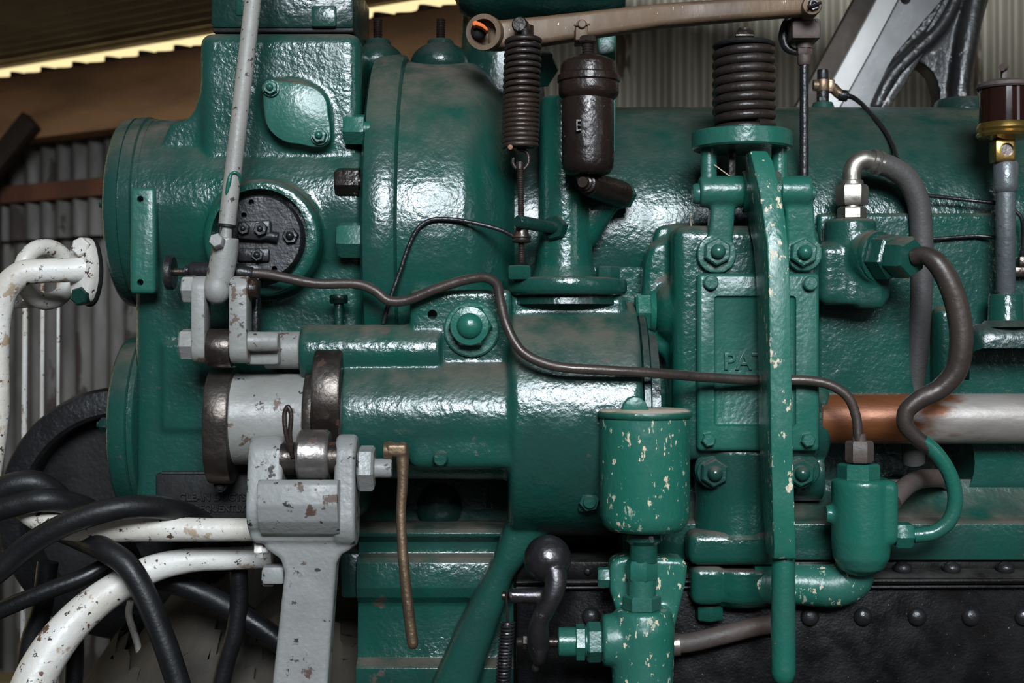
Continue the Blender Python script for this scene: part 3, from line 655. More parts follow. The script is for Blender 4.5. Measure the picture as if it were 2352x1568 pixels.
mb = B(); mb.ly(1866, 12, [(60, 22), (158, 23), (162, 21), (163, 14)], 162); part('eye', mb, 'bronze_arm', T)
mb = B(); mb.nuty(1870, 10, 160, 14, 12, .5); mb.tube([(1855, 16, 178), (1886, 6, 178)], 3.5, 8, smooth=False); part('eye_bolt', mb, 'black_iron', T)
mb = B(); mb.la((1204, 72, 150), (1192, 54, 218), [(0, 20), (40, 19), (66, 18), (70, 15)]); mb.la((1204, 90, 160), (1204, 66, 160), [(0, 22), (30, 22)]); part('spring_pin', mb, 'brown_iron', T)
# ================================================================ hanging coil spring
T = thing('coil_spring', 'long dark hanging coil spring left of the brown dashpot', 'spring', (1195, 610, 225))
mb = B(); mb.helix((1202, 92, 215), (1197, 222, 222), 37, 6.6, 9); mb.helix((1197, 222, 222), (1194, 338, 225), 37, 6.6, 10.5); part('coil', mb, 'spring_steel', T)
mb = B(); mb.tube([(1204, 100, 215), (1206, 82, 212), (1205, 60, 205)], 9, 10); part('top_hook', mb, 'spring_steel', T)
mb = B(); mb.tube([(1180, 338, 250), (1186, 346, 240), (1196, 344, 228), (1210, 350, 226), (1214, 372, 226), (1202, 389, 226), (1188, 388, 226), (1178, 374, 226), (1179, 362, 226)], 4.5, 10); part('lower_hook', mb, 'spring_steel', T)
mb = B(); mb.ball(1172, 338, 262, 6, 6, 3); part('paint_fleck', mb, 'gasket', T)
mb = B(); mb.thread((1195, 376, 230), (1198, 604, 230), 7.5, 5); part('eye_rod', mb, 'spring_steel', T)
mb = B(); mb.tube([(1194, 372, 230), (1194, 388, 230)], 9, 12, smooth=False); part('rod_eye', mb, 'spring_steel', T)
mb = B(); mb.lz(1198, 230, [(523, 15), (540, 17), (541, 22), (545, 23), (548, 20), (551, 20), (553, 23), (556, 22), (558, 16)], 28); part('adjusting_nut', mb, 'steel_dark', T)
mb = B(); mb.la((1277, 524, 165), (1186, 508, 262), [(0, 14), (-400, 14)] if False else [(0, 14), (132, 15), (136, 12)]); mb.la((1282, 525, 150), (1262, 520, 190), [(0, 26), (8, 30), (24, 30), (30, 27)], 6, .2); part('anchor_pin', mb, 'green_dark', T, 'dull green anchor pin with hex')
# ================================================================ dashpot
T = thing('dashpot', 'dark brown oily dashpot cylinder hanging from the rocker arm', 'dashpot', (1351, 440, 225))
mb = B(); mb.lz(1350, 250, [(226, 58), (236, 60), (372, 60), (388, 58), (398, 50), (402, 40), (403, 0)], 56); mb.text('E', 1322, 300, 309, 26, 1, .7); bd = part('cylinder', mb, 'brown_iron', T)
mb = B(); mb.lz(1352, 250, [(124, 12), (126, 24), (131, 27), (134, 46), (142, 60), (150, 64), (170, 65), (174, 71), (180, 72), (188, 72), (191, 68), (193, 69), (216, 69), (222, 66), (230, 58)], 56); part('cap', mb, 'brown_iron', T)
mb = B(); mb.thread((1350, 128, 250), (1348, 86, 250), 13, 6); mb.lz(1348, 250, [(84, 20), (88, 23), (96, 23), (100, 18)], 6); part('piston_rod', mb, 'spring_steel', T)
mb = B(); mb.prism([(1322, 92), (1322, 56), (1327, 48), (1336, 44), (1346, 48), (1350, 56), (1350, 90)], 190, 262, 2); mb.ly(1337, 54, [(150, 10), (268, 10), (270, 8)], 270, 20); mb.tube([(1318, 58, 265), (1356, 56, 265)], 2.5, 8, smooth=False); part('top_clevis', mb, 'bronze_arm', T)
mb = B(); mb.la((1428, 446, 120), (1338, 418, 255), [(0, 30), (20, 32), (80, 30), (150, 27)]); part('pivot_arm', mb, 'brown_iron', T)
mb = B(); mb.la((1360, 424, 225), (1336, 417, 282), [(0, 21), (36, 21), (38, 16), (46, 16), (48, 12), (62, 12)]); part('pivot_bolt', mb, 'spring_steel', T)
# ================================================================ pedestal
T = thing('pedestal', 'upright green pedestal column with an oval bolted foot', 'bracket', (1300, 690, 105))
mb = B(); mb.lz(1297, 108, [(225, 54), (240, 57), (560, 62), (610, 66), (660, 84)], 48)
mb.tube([(1330, 540, 95), (1362, 490, 95), (1400, 452, 100), (1430, 446, 104)], [46, 44, 36, 32], 20);
mb.cast(4.5, 6); part('column', mb, 'green', T)
mb = B(); mb.lz(1297, 140, [(640, 128), (643, 140), (650, 143), (668, 143), (676, 138), (680, 128)], 72, .93); part('foot', mb, 'green', T)
mb = B(); mb.lz(1297, 140, [(676, 124), (700, 128)], 60, .8); part('foot_pad', mb, 'green_dark', T)
mb = B(); mb.hexz(1192, 225, 610, 642, 29, .1); part('foot_bolt', mb, 'green', T)
mb = B(); mb.hexz(1396, 190, 612, 642, 29, .2); part('foot_bolt', mb, 'green', T)
mb = B(); mb.la((1424, 446, 108), (1446, 452, 80), [(-8, 30), (2, 33), (20, 33), (24, 30)], 6); part('arm_nut', mb, 'green', T)
mb = B(); mb.ly(1317, 626, [(150, 11), (166, 11), (168, 7), (160, 6), (160, 0)], 166, 20); part('oil_hole', mb, 'green_dark', T)

mb = B(); mb.box(1373, 1415, 74, 380, -70, -20, 5); solo('upright_bar', 'flat green bar standing up behind the brown dashpot', 'bar', mb, 'green_clean')
# ================================================================ fuel pump
T = thing('fuel_pump', 'green cast pump body with a bolted cover plate reading PAT', 'pump', (1700, 1420, 150))
mb = B()
mb.box(1546, 1888, 516, 1060, 34, 196, 26, 3)
mb.prism([(1480, 600), (1492, 560), (1530, 545), (1600, 540), (1600, 1010), (1545, 1010), (1530, 820), (1464, 790)], 34, 120, 16, 3)
mb.prism([(1500, 545), (1510, 520), (1560, 510), (1610, 512), (1610, 560), (1500, 560)], 10, 100, 8)
mb.lx(716, 110, [(1506, 40), (1520, 58), (1552, 78), (1580, 80)], 150)
mb.lz(1690, 120, [(1030, 100), (1150, 92), (1215, 96), (1240, 100)])
mb.lx(965, 40, [(1850, 105), (1900, 105), (1912, 92)], 130)
mb.lx(1090, 60, [(1830, 60), (1900, 60)], 130)
mb.cast(5, 6); part('casting', mb, 'green', T)
mb = B(); mb.hexx(714, 110, 1462, 1498, 44, 148, .12, 'l'); mb.lx(714, 110, [(1496, 46), (1508, 50)], 150); part('side_plug', mb, 'green_clean', T)
mb = B(); mb.box(1602, 1883, 627, 1036, 186, 222, 10, 3); mb.cut(B().box(1652, 1846, 676, 984, 212, 300, 8, 3)); cv = part('cover_plate', mb, 'green_clean', T)
mb = B(); mb.text('PAT', 1661, 848, 211, 39, 6, 1.02); part('lettering', mb, 'green_clean', cv)
for x, y in ((1634, 648), (1863, 650), (1629, 1010), (1858, 1011)):
    mb = B(); mb.ly(x, y, [(220, 20), (224, 19), (224, 17), (236, 17), (239, 14)], 238, 6 if y > 900 else 20, .2); part('cover_bolt', mb, 'green_clean', cv)
# flange and bowl below
mb = B(); mb.box(1582, 1812, 1222, 1300, 124, 214, 20, 3); mb.lz(1692, 120, [(1216, 98), (1226, 104)]); part('lower_flange', mb, 'green', T)
mb = B(); mb.lz(1700, 116, [(1296, 102), (1340, 104), (1366, 96), (1385, 70), (1392, 0)], 40); mb.box(1588, 1668, 1302, 1392, 60, 206, 18, 3); mb.cast(4.5, 5); part('bowl', mb, 'green', T)
mb = B(); mb.hexz(1628, 150, 1388, 1422, 33, .1); part('bowl_bolt', mb, 'green', T)
mb = B(); mb.tube([(1730, 1338, 170), (1850, 1342, 176), (1920, 1344, 180), (1956, 1328, 186), (1966, 1280, 196)], [46, 48, 50, 48, 44], 24); part('delivery_elbow', mb, 'green_chipped', T, 'dark green elbow with flaked cream paint')
mb = B(); mb.hexx(1335, 120, 1980, 1998, 18, 136, 0, 'r'); part('small_nut', mb, 'green_clean', T)
# pivot bracket
mb = B()
mb.lx(440, 205, [(1610, 30), (1614, 36), (1712, 37), (1716, 32)], 242)
mb.lx(440, 205, [(1796, 36), (1866, 37), (1870, 32)], 242)
mb.loftz([(430, 1632, 1712, 168, 226), (480, 1634, 1690, 168, 222), (560, 1626, 1684, 170, 216), (590, 1616, 1690, 176, 210)], 8)
mb.loftz([(430, 1800, 1868, 168, 226), (560, 1806, 1878, 170, 216), (600, 1812, 1880, 176, 210)], 8)
mb.ly(1647, 582, [(170, 46), (216, 46)], 216); mb.ly(1848, 582, [(170, 42), (216, 42)], 216)
mb.cast(4, 4); br = part('pivot_bracket', mb, 'green_clean', T)
mb = B(); mb.lx(445, 205, [(1594, 0), (1594, 20), (1600, 24), (1612, 24), (1614, 16), (1868, 16), (1876, 15), (1878, 0)], 230); part('pivot_pin', mb, 'green_clean', br)
for x, y, mt in ((1649, 577, 'green_clean'), (1848, 579, 'green_clean'), (1641, 1086, 'green'), (1841, 1086, 'green')):
    mb = B(); mb.nuty(x, y, 214 if y < 900 else 190, 33, 22, .52, 0 if y < 900 else 38, .45); part('stud_nut', mb, mt, T)
for x, y, w_ in ((1642, 1078, 46), (1845, 1080, 40)):
    mb = B(); mb.ly(x, y, [(120, w_), (186, w_), (190, w_-4)], 190); part('stud_lug', mb, 'green', T)
# spring platform and its columns
mb = B(); mb.lz(1704, 190, [(303, 108), (306, 115), (340, 115), (344, 110)], 64); part('spring_platform', mb, 'green_clean', T)
for x in (1628, 1790):
    mb = B(); mb.lz(x, 205, [(340, 18), (420, 19)], 24); part('platform_column', mb, 'green_clean', T)
mb = B(); mb.box(1674, 1690, 338, 420, 180, 196, 2); part('spring_stem', mb, 'brown_iron', T)
# valve spring on the platform
T = thing('valve_spring', 'stout black compression spring standing on the green platform', 'spring', (1708, 303, 190))
mb = B(); mb.helix((1709, 118, 190), (1709, 292, 190), 62, 11, 8.2, 36, 12); mb.torus((1709, 297, 190), (0, 0, 1), 62, 9); part('coil', mb, 'spring_steel', T)
mb = B(); mb.lz(1709, 190, [(96, 20), (98, 62), (101, 70), (106, 72), (110, 70), (112, 40)], 48); part('top_washer', mb, 'black_matt', T)
mb = B(); mb.hexz(1710, 190, 72, 100, 23, .0); mb.lz(1710, 190, [(64, 0), (65, 14), (72, 16)], 20); mb.box(1690, 1732, 78, 83, 206, 214, 1); part('castle_nut', mb, 'steel_dark', T)
# ================================================================ hand lever
T = thing('hand_lever', 'tall green hand lever with chipped edges in front of the pump cover', 'lever', (1797, 1560, 360))
mb = B()
mb.loftz([(346, 1722, 1762, 262, 318), (370, 1728, 1776, 250, 338), (440, 1744, 1794, 205, 366), (500, 1753, 1804, 205, 386), (560, 1761, 1811, 245, 402), (640, 1765, 1815, 268, 414), (800, 1768, 1818, 282, 420), (1000, 1770, 1821, 280, 420), (1150, 1774, 1825, 292, 418), (1262, 1778, 1829, 312, 412), (1284, 1776, 1830, 322, 404)], 4)
part('blade', mb, 'green_chipped', T)
mb = B(); mb.tube([(1799, 1275, 366), (1799, 1420, 366), (1799, 1545, 366)], [26.5, 28, 28.5], 28, dome=True); part('handle', mb, 'green_clean', T)
mb = B(); mb.lx(440, 205, [(1712, 44), (1716, 48), (1796, 48), (1800, 44)], 252); part('pivot_boss', mb, 'green', T)
# ================================================================ black valve rod
T = thing('valve_rod', 'slim upright black rod with a forked top end right of the valve spring', 'rod', (1847, 420, 40))
mb = B(); mb.lz(1847, 60, [(120, 10), (540, 10.5)], 20); part('rod', mb, 'black_iron', T)
mb = B(); mb.box(1820, 1886, 42, 88, 20, 104, 5); mb.cut(B().box(1836, 1869, 0, 66, 0, 78, 0)); mb.lz(1848, 60, [(84, 20), (112, 19)]); mb.ly(1877, 46, [(100, 4), (106, 4)], 106, 12); part('fork', mb, 'iron_fitting', T)
mb = B(); mb.hexz(1847, 60, 110, 128, 19, .1); mb.lz(1847, 60, [(127, 16), (146, 15), (150, 12)], 24); part('lock_nut', mb, 'iron_fitting', T)
mb = B(); mb.tube([(1826, 30, 40), (1806, 56, 36), (1800, 90, 36), (1810, 112, 40), (1834, 122, 50)], [8, 11, 12, 10, 7], 12); part('keeper', mb, 'black_iron', T)
# ================================================================ delivery block, fittings and hoses
T = thing('delivery_block', 'green round delivery block with a stack of hexagon nuts facing out', 'valve', (1965, 707, 150))
mb = B(); mb.lz(1952, 120, [(504, 50), (508, 58), (516, 60), (540, 61), (700, 66)], 40); mb.box(1882, 2050, 556, 700, -20, 176, 22, 3); mb.box(1966, 2036, 640, 708, 60, 180, 12, 3); mb.la((1960, 590, 110), (2014, 594, 180), [(0, 60), (60, 60), (90, 56)])
mb.cast(4.5, 6); part('casting', mb, 'green', T)
a = (1988, 588, 150); b = (2124, 592, 290)
mb = B(); mb.la(a, b, [(20, 56), (34, 60), (44, 58)], 40); mb.la(a, b, [(44, 48), (48, 54), (86, 54), (92, 48)], 6, .25); part('outer_nut', mb, 'green', T)
mb = B(); mb.la(a, b, [(88, 40), (96, 48), (136, 48), (144, 42)], 6, .45); part('inner_nut', mb, 'green', T)
mb = B(); mb.hexz(1957, 120, 476, 504, 33, .35); mb.lz(1957, 120, [(470, 24), (478, 27), (480, 27)]); part('nickel_nipple', mb, 'nickel', T, 'nickel plated nipple')
mb = B(); mb.hexz(1957, 120, 424, 472, 37, .35); mb.lz(1957, 120, [(414, 24), (418, 26), (426, 26)]); part('nickel_nut', mb, 'nickel', T, 'nickel plated union nut')
T = thing('grey_hose', 'thick dusty grey hose bending over from the nickel union', 'hose', (2090, 1090, 60))
mb = B(); mb.tube([(1957, 420, 120), (1957, 396, 120), (1966, 376, 118), (1986, 366, 116), (2004, 370, 112)], 21, 24); part('metal_bend', mb, 'nickel', T, 'bare nickel tube bend')
mb = B(); mb.la((1998, 368, 112), (2040, 382, 100), [(0, 22), (2, 27), (10, 28), (12, 26), (16, 26), (18, 29), (26, 29)]); part('ferrule', mb, 'nickel', T)
mb = B(); mb.tube([(2012, 374, 110), (2046, 384, 104), (2084, 412, 96), (2108, 460, 90), (2116, 530, 84), (2117, 640, 74), (2111, 760, 64), (2103, 880, 50), (2098, 960, 38), (2098, 1060, 0)], 26, 24); part('hose', mb, 'rubber_grey', T)
T = thing('stout_pipe', 'stout brown bent pipe looping from the hexagon nuts down to the check valve', 'pipe', (2150, 1240, 260))
mb = B(); mb.tube([(2098, 590, 262), (2122, 586, 278), (2150, 602, 292), (2180, 650, 298), (2202, 720, 298), (2208, 790, 296), (2196, 850, 290), (2160, 892, 284), (2110, 918, 280), (2082, 945, 278), (2080, 975, 276), (2104, 1004, 272), (2150, 1040, 268), (2184, 1095, 262), (2194, 1150, 258), (2180, 1196, 254), (2146, 1222, 250), (2098, 1230, 248)], [19, 20]+[24, 26, 27, 27, 26, 24, 22, 20, 19, 18]+[16.5]*6, 22)
part('pipe', mb, 'copper_pipe', T)
mb = B(); mb.tube([(2118, 1012, 271), (2152, 1042, 268), (2184, 1095, 262), (2194, 1150, 258), (2180, 1196, 254), (2146, 1222, 250), (2098, 1230, 248)], 17.3, 22); part('painted_length', mb, 'green_clean', T, 'green painted lower length')
mb = B(); mb.hexx(1228, 248, 2062, 2102, 31, 272, .1); part('union_nut', mb, 'green_clean', T)
T = thing('check_valve', 'rounded green check valve body with a brown hexagon union on top', 'valve', (1985, 1322, 240))
mb = B(); mb.lz(1978, 235, [(1098, 58), (1102, 66), (1110, 68), (1240, 68), (1280, 64), (1305, 50), (1318, 30), (1322, 0)], 40); mb.box(1990, 2068, 1103, 1256, 185, 285, 18, 3); mb.lx(1180, 235, [(1900, 20), (1930, 20)], 255); mb.cast(4, 4); part('body', mb, 'green_clean', T)
mb = B(); mb.hexz(1972, 235, 1064, 1104, 48, .25); part('top_nut', mb, 'green_clean', T)
mb = B(); mb.hexz(1974, 245, 1012, 1062, 32, .35); mb.lz(1973, 248, [(996, 15), (1014, 16)], 20); part('union_nut', mb, 'iron_fitting', T, 'brown rusty union nut')
mb = B(); mb.tube([(2050, 1150, 225), (2080, 1118, 190), (2115, 1100, 130), (2170, 1100, 60), (2180, 1110, 20)], [22, 22, 22, 20, 20], 20)
solo('branch_pipe', 'short brown branch pipe leading back from the check valve', 'pipe', mb, 'iron_fitting')
# ================================================================ side shaft
mb = B(); mb.lx(961, 90, [(1890, 56), (1893, 57.5), (2100, 57.5), (2500, 57.5), (2800, 57.5)], 147); solo('side_shaft', 'thick horizontal shaft, rusty at the left and worn grey at the right edge', 'shaft', mb, 'shaft_grey')
mb = B(); mb.lx(961, 90, [(1890, 57), (2078, 57)], 147); mb.bm.free()
# ================================================================ lubricator at the right edge
T = thing('drip_lubricator', 'brass and glass drip lubricator on a grey pipe at the right edge', 'lubricator', (2310, 740, 150))
mb = B(); mb.lz(2310, 150, [(186, 20), (188, 50), (194, 64), (202, 66), (206, 62)], 56); part('lid', mb, 'iron_fitting', T)
mb = B(); mb.lz(2310, 150, [(204, 58), (288, 59)], 56); part('glass', mb, 'amber_glass', T, 'dark amber oil glass')
mb = B(); mb.lz(2310, 150, [(226, 30), (228, 55), (285, 55)], 40); part('oil', mb, 'hole_dark', T)
mb = B(); mb.lz(2310, 150, [(284, 60), (290, 64), (298, 66), (304, 62), (310, 66), (316, 62), (320, 40), (324, 27)], 56); part('brass_base', mb, 'brass', T)
mb = B(); mb.box(2302, 2316, 152, 190, 143, 157, 2); mb.la((2306, 154, 160), (2318, 152, 130), [(-14, 0), (-14, 8), (6, 9), (8, 0)], 16); mb.tube([(2308, 156, 150), (2309, 150, 150)], 8, 12, smooth=False); part('filler_knob', mb, 'iron_fitting', T)
mb = B(); mb.box(2287, 2335, 318, 372, 125, 176, 7); mb.cut(B().ly(2314, 343, [(150, 15), (250, 15)], 176, 24)); part('sight_housing', mb, 'brass', T)
mb = B(); mb.ly(2314, 343, [(150, 15.5), (168, 15.5)], 168, 24); part('sight_glass', mb, 'steel', T)
mb = B(); mb.lz(2310, 150, [(372, 25), (376, 28), (430, 28), (438, 26), (443, 22), (668, 22), (672, 19), (690, 19)], 32); part('feed_pipe', mb, 'pipe_grey', T, 'dull grey feed pipe')
mb = B(); mb.lz(2310, 140, [(676, 36), (680, 38), (738, 40), (744, 42)], 32); part('socket', mb, 'green', T)
mb = B(); mb.box(2236, 2600, 742, 905, -40, 190, 34, 3); mb.cut(B().box(2262, 2560, 800, 960, 60, 260, 20)); mb.lz(2310, 140, [(736, 46), (752, 62)])
solo('bearing_box', 'dark green hollow bearing box under the drip lubricator', 'bearing', mb, 'green_dark')
mb = B(); mb.box(2148, 2205, 700, 900, 0, 110, 26, 4); mb.cast(4, 4); solo('frame_boss', 'rounded green boss on the frame behind the stout brown pipe', 'boss', mb, 'green')
for pts, lab in (([(2120, 448, 80), (2160, 452, 72), (2230, 460, 72), (2290, 466, 90), (2320, 468, 110)], 'upper thin black wire running to the lubricator pipe'), ([(2125, 550, 86), (2180, 546, 84), (2250, 542, 84), (2285, 546, 96), (2300, 550, 120)], 'lower thin black wire running to the lubricator pipe'), ([(2330, 482, 110), (2346, 500, 110), (2350, 540, 100), (2348, 590, 90)], 'short black wire curving down at the right edge')):
    mb = B(); mb.tube(pts, 4.6, 10); solo('thin_wire', lab, 'wire', mb, 'black_iron')
mb = B(); mb.box(2342, 2400, 588, 615, 60, 100, 4); mb.box(2330, 2400, 612, 636, 40, 100, 4); solo('wire_clip', 'small grey metal clip at the right edge below the short black wire', 'clip', mb, 'steel_dark')
# capillary wire across the cylinder
mb = B(); mb.tube([(1182, 544, 235), (1150, 528, 225), (1090, 512, 226), (1030, 503, 222), (990, 505, 222), (962, 522, 222), (940, 562, 222), (920, 620, 222), (895, 690, 222), (880, 742, 216)], 5, 12); solo('capillary_wire', 'thin black wire arching over the barrel to the threaded rod', 'wire', mb, 'black_iron')
# ================================================================ oil tee on the jacket
T = thing('oil_tee', 'small brass pipe tee with a black pipe on top of the jacket', 'fitting', (1890, 250, -285))
mb = B(); mb.lz(1890, -285, [(236, 22), (246, 26), (262, 30)], 28); part('base', mb, 'green', T)
mb = B(); mb.hexz(1890, -285, 222, 240, 14); mb.lz(1890, -285, [(160, 12), (163, 13), (184, 13), (186, 12)], 20); mb.lz(1890, -285, [(208, 14), (224, 14)], 20); part('stem', mb, 'black_iron', T)
mb = B(); mb.lz(1890, -285, [(184, 16), (190, 17), (204, 17), (210, 15)], 24); mb.tube([(1868, 196, -285), (1912, 196, -285)], 13, 14, smooth=False); mb.box(1904, 1918, 182, 210, -300, -270, 2); mb.tube([(1912, 200, -285), (1926, 214, -275), (1936, 220, -271)], 12, 14); part('tee', mb, 'bronze', T)
mb = B(); mb.tube([(1928, 218, -275), (1954, 222, -268), (1976, 236, -230), (1994, 254, -165), (2012, 274, -102), (2036, 304, -48), (2052, 336, -6), (2062, 366, 80)], [9, 6, 5.5, 5.5, 5.5, 5, 5, 5], 12); mb.la((1928, 218, -275), (1954, 222, -266), [(0, 13), (18, 13), (20, 9)]); part('thin_black_pipe', mb, 'black_iron', T)
# ================================================================ flywheel behind
T = thing('flywheel', 'big grey and black flywheel standing behind the engine at upper right', 'flywheel', (2100, 500, -620))
def band(pts, d0, d1, bev=4): return B().prism(pts, d0, d1, bev)
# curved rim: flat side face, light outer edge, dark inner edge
def arc(p, q, r_, n=14):       # gentle curve from p to q bulging by r_
    out = []
    for i in range(n+1):
        t = i/n; x = p[0]+(q[0]-p[0])*t; y = p[1]+(q[1]-p[1])*t; s_ = 4*t*(1-t)*r_
        L = math.hypot(q[0]-p[0], q[1]-p[1]); out.append((x-(q[1]-p[1])/L*s_, y+(q[0]-p[0])/L*s_))
    return out
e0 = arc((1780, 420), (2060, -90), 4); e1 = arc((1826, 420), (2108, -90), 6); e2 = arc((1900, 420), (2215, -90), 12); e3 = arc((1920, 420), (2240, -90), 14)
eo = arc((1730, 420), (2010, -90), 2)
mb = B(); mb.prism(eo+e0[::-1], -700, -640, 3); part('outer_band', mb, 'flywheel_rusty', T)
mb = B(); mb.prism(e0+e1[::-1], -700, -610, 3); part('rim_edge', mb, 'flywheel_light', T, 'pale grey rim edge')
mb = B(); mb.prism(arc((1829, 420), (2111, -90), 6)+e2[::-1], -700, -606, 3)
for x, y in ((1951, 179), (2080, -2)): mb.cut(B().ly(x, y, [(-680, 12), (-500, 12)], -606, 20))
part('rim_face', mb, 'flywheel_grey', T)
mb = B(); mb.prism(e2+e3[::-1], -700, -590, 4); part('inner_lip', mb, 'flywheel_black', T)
mb = B(); mb.prism(smooth2([(2000, 275), (2022, 212), (2055, 166), (2090, 142), (2122, 148), (2146, 172), (2158, 215), (2164, 300), (2236, 300), (2234, 220), (2240, 130), (2258, 50), (2285, -90), (2225, -90), (2170, -10), (2110, 60), (2040, 150)], 5), -690, -600, 20, 3); mb.tube([(2204, 300, -600), (2206, 190, -596), (2222, 90, -596), (2250, -60, -600)], 26, 16); mb.tube([(2010, 250, -604), (2046, 178, -598), (2092, 128, -596), (2160, 60, -598), (2220, -60, -600)], 16, 14); mb.cast(5, 6); part('spoke', mb, 'flywheel_black', T)
mb = B(); mb.lz(2214, -290, [(230, 60), (236, 66), (262, 72)], 40); solo('jacket_boss', 'round green boss on top of the jacket below the black flywheel spoke', 'boss', mb, 'green_dark')
# ================================================================ oil cup and valve under it
T = thing('oil_cup', 'round green oil cup with a cream chipped lid and flaked paint', 'oil cup', (1481, 1240, 340))
mb = B(); mb.lz(1481, 340, [(958, 100), (962, 104), (1180, 103), (1204, 97), (1216, 84), (1220, 60), (1221, 0)], 64); part('cup', mb, 'green_chipped', T)
mb = B(); mb.lz(1481, 340, [(938, 0), (939, 96), (943, 106), (949, 109), (956, 108), (960, 104), (962, 90)], 64); ld = part('lid', mb, 'green_lid', T, 'lid with worn cream top')
mb = B(); mb.prism([(1426, 942), (1431, 926), (1442, 914), (1456, 909), (1470, 912), (1481, 922), (1490, 942)], 345, 385, 4, dm=365); part('lid_tab', mb, 'green_clean', ld)
mb = B(); mb.lz(1478, 340, [(1219, 34), (1226, 42), (1240, 44), (1246, 36), (1250, 32), (1290, 32)], 32); part('neck', mb, 'green', T)
T = thing('mixing_valve', 'green valve body under the oil cup with three hexagon gland nuts', 'valve', (1480, 1568, 330))
mb = B(); mb.hexz(1474, 340, 1286, 1332, 37, .2); mb.lz(1474, 340, [(1330, 32), (1374, 33)], 32); mb.hexz(1474, 340, 1366, 1402, 44, .45); part('stem_nuts', mb, 'green_clean', T)
mb = B(); mb.lz(1476, 330, [(1398, 58), (1404, 66), (1440, 74), (1640, 68)], 40); mb.lx(1470, 330, [(1386, 54), (1392, 60), (1480, 62)], 390)
mb.prism([(1400, 1300), (1412, 1284), (1440, 1278), (1572, 1284), (1580, 1300), (1576, 1340), (1556, 1420), (1528, 1560), (1524, 1640), (1430, 1640), (1420, 1420), (1402, 1360)], 220, 306, 14, 3)
mb.cast(4.5, 5); part('casting', mb, 'green_chipped', T)
mb = B(); mb.hexx(1325, 270, 1374, 1402, 24, 290, .1, 'l'); part('flange_bolt', mb, 'green_clean', T)
for x0, x1, r, rt in ((1350, 1386, 46, .3), (1322, 1348, 42, .1)):
    mb = B(); mb.hexx(1474, 330, x0, x1, r, 372, rt); part('gland_nut', mb, 'green_clean', T)
mb = B(); mb.lx(1474, 330, [(1282, 30), (1285, 34), (1390, 34)], 364); part('gland', mb, 'green_clean', T)
mb = B(); mb.lx(1474, 330, [(1186, 8), (1190, 10), (1284, 12)], 342); part('spindle', mb, 'steel_dark', T)
mb = B(); mb.box(1545, 1700, 1424, 1490, 100, 104, 0); mb.bm.free()
mb = B(); mb.tube([(1524, 1480, 190), (1580, 1476, 190), (1660, 1458, 180), (1740, 1438, 170), (1800, 1430, 160)], 22, 18); solo('feed_pipe', 'dusty brown pipe low behind the oil cup valve', 'pipe', mb, 'iron_fitting')
mb = B(); mb.la((1536, 1482, 196), (1570, 1478, 196), [(0, 26), (24, 26)]); solo('pipe_sleeve', 'short bright metal sleeve behind the oil cup valve', 'sleeve', mb, 'nickel')
# ================================================================ weighted crank and its spring
T = thing('ball_crank', 'dark steel crank with a round ball weight on the valve spindle', 'crank', (1245, 1540, 350))
mb = B(); mb.ball(1258, 1283, 346, 55); mb.tube([(1274, 1310, 372), (1276, 1345, 382), (1262, 1385, 384), (1240, 1425, 376), (1236, 1460, 366), (1238, 1490, 352)], [28, 25, 22, 21, 26, 26], 20); mb.ball(1238, 1488, 344, 22, 42, 40); mb.lx(1368, 372, [(1168, 12), (1172, 17), (1262, 18)], 390); mb.ball(1230, 1534, 344, 10); mb.cast(2.6, 4); part('crank', mb, 'dark_steel', T)
mb = B(); mb.hexx(1474, 330, 1200, 1216, 17, 345); part('end_nut', mb, 'steel_dark', T)
mb = B(); mb.lx(1368, 372, [(1152, 8), (1154, 10), (1166, 10), (1168, 6)], 382); part('peg_collar', mb, 'steel_dark', T)
T = thing('return_spring', 'small thin coil spring hanging from the ball crank', 'spring', (1158, 1568, 372))
mb = B(); mb.helix((1166, 1428, 376), (1152, 1610, 376), 15, 3, 24, 20, 8); part('coil', mb, 'dark_steel', T)
mb = B(); mb.tube([(1164, 1356, 384), (1163, 1372, 384), (1165, 1400, 380), (1166, 1428, 376)], 3, 8); part('hook', mb, 'steel_dark', T)
# ================================================================ black riveted tank
T = thing('riveted_tank', 'black riveted plate tank under the engine at lower right', 'tank', (2000, 1900, 60))
mb = B(); mb.box(1186, 2900, 1348, 2900, -400, 132, 6); part('side_plate', mb, 'tank_black', T)
mb = B(); mb.box(1186, 2900, 1290, 1352, -400, 118, 4); mb.profx([(1284, 60), (1318, 150), (1328, 156), (1328, 60)], 1430, 2900, 150, 0); mb.tube([(1186, 1338, 150), (2900, 1332, 150)], 7, 10, smooth=False); mb.tube([(1186, 1350, 146), (2900, 1346, 146)], 4, 8, smooth=False); part('top_angle', mb, 'tank_black', T)
for x in (1935, 2073, 2186, 2309, 2430):
    mb = B(); mb.ball(x, 1305, 132, 21, 16, 20, 20); part('rivet', mb, 'black_iron', T)
for x in (1358, 1860, 1982, 2106, 2230, 2352):
    mb = B(); mb.ball(x, 1416, 132, 22, 22, 16, 24); part('rivet', mb, 'black_iron', T)
mb = B(); mb.ball(1350, 1311, 122, 9, 9, 8, 16); part('rivet', mb, 'black_iron', T)
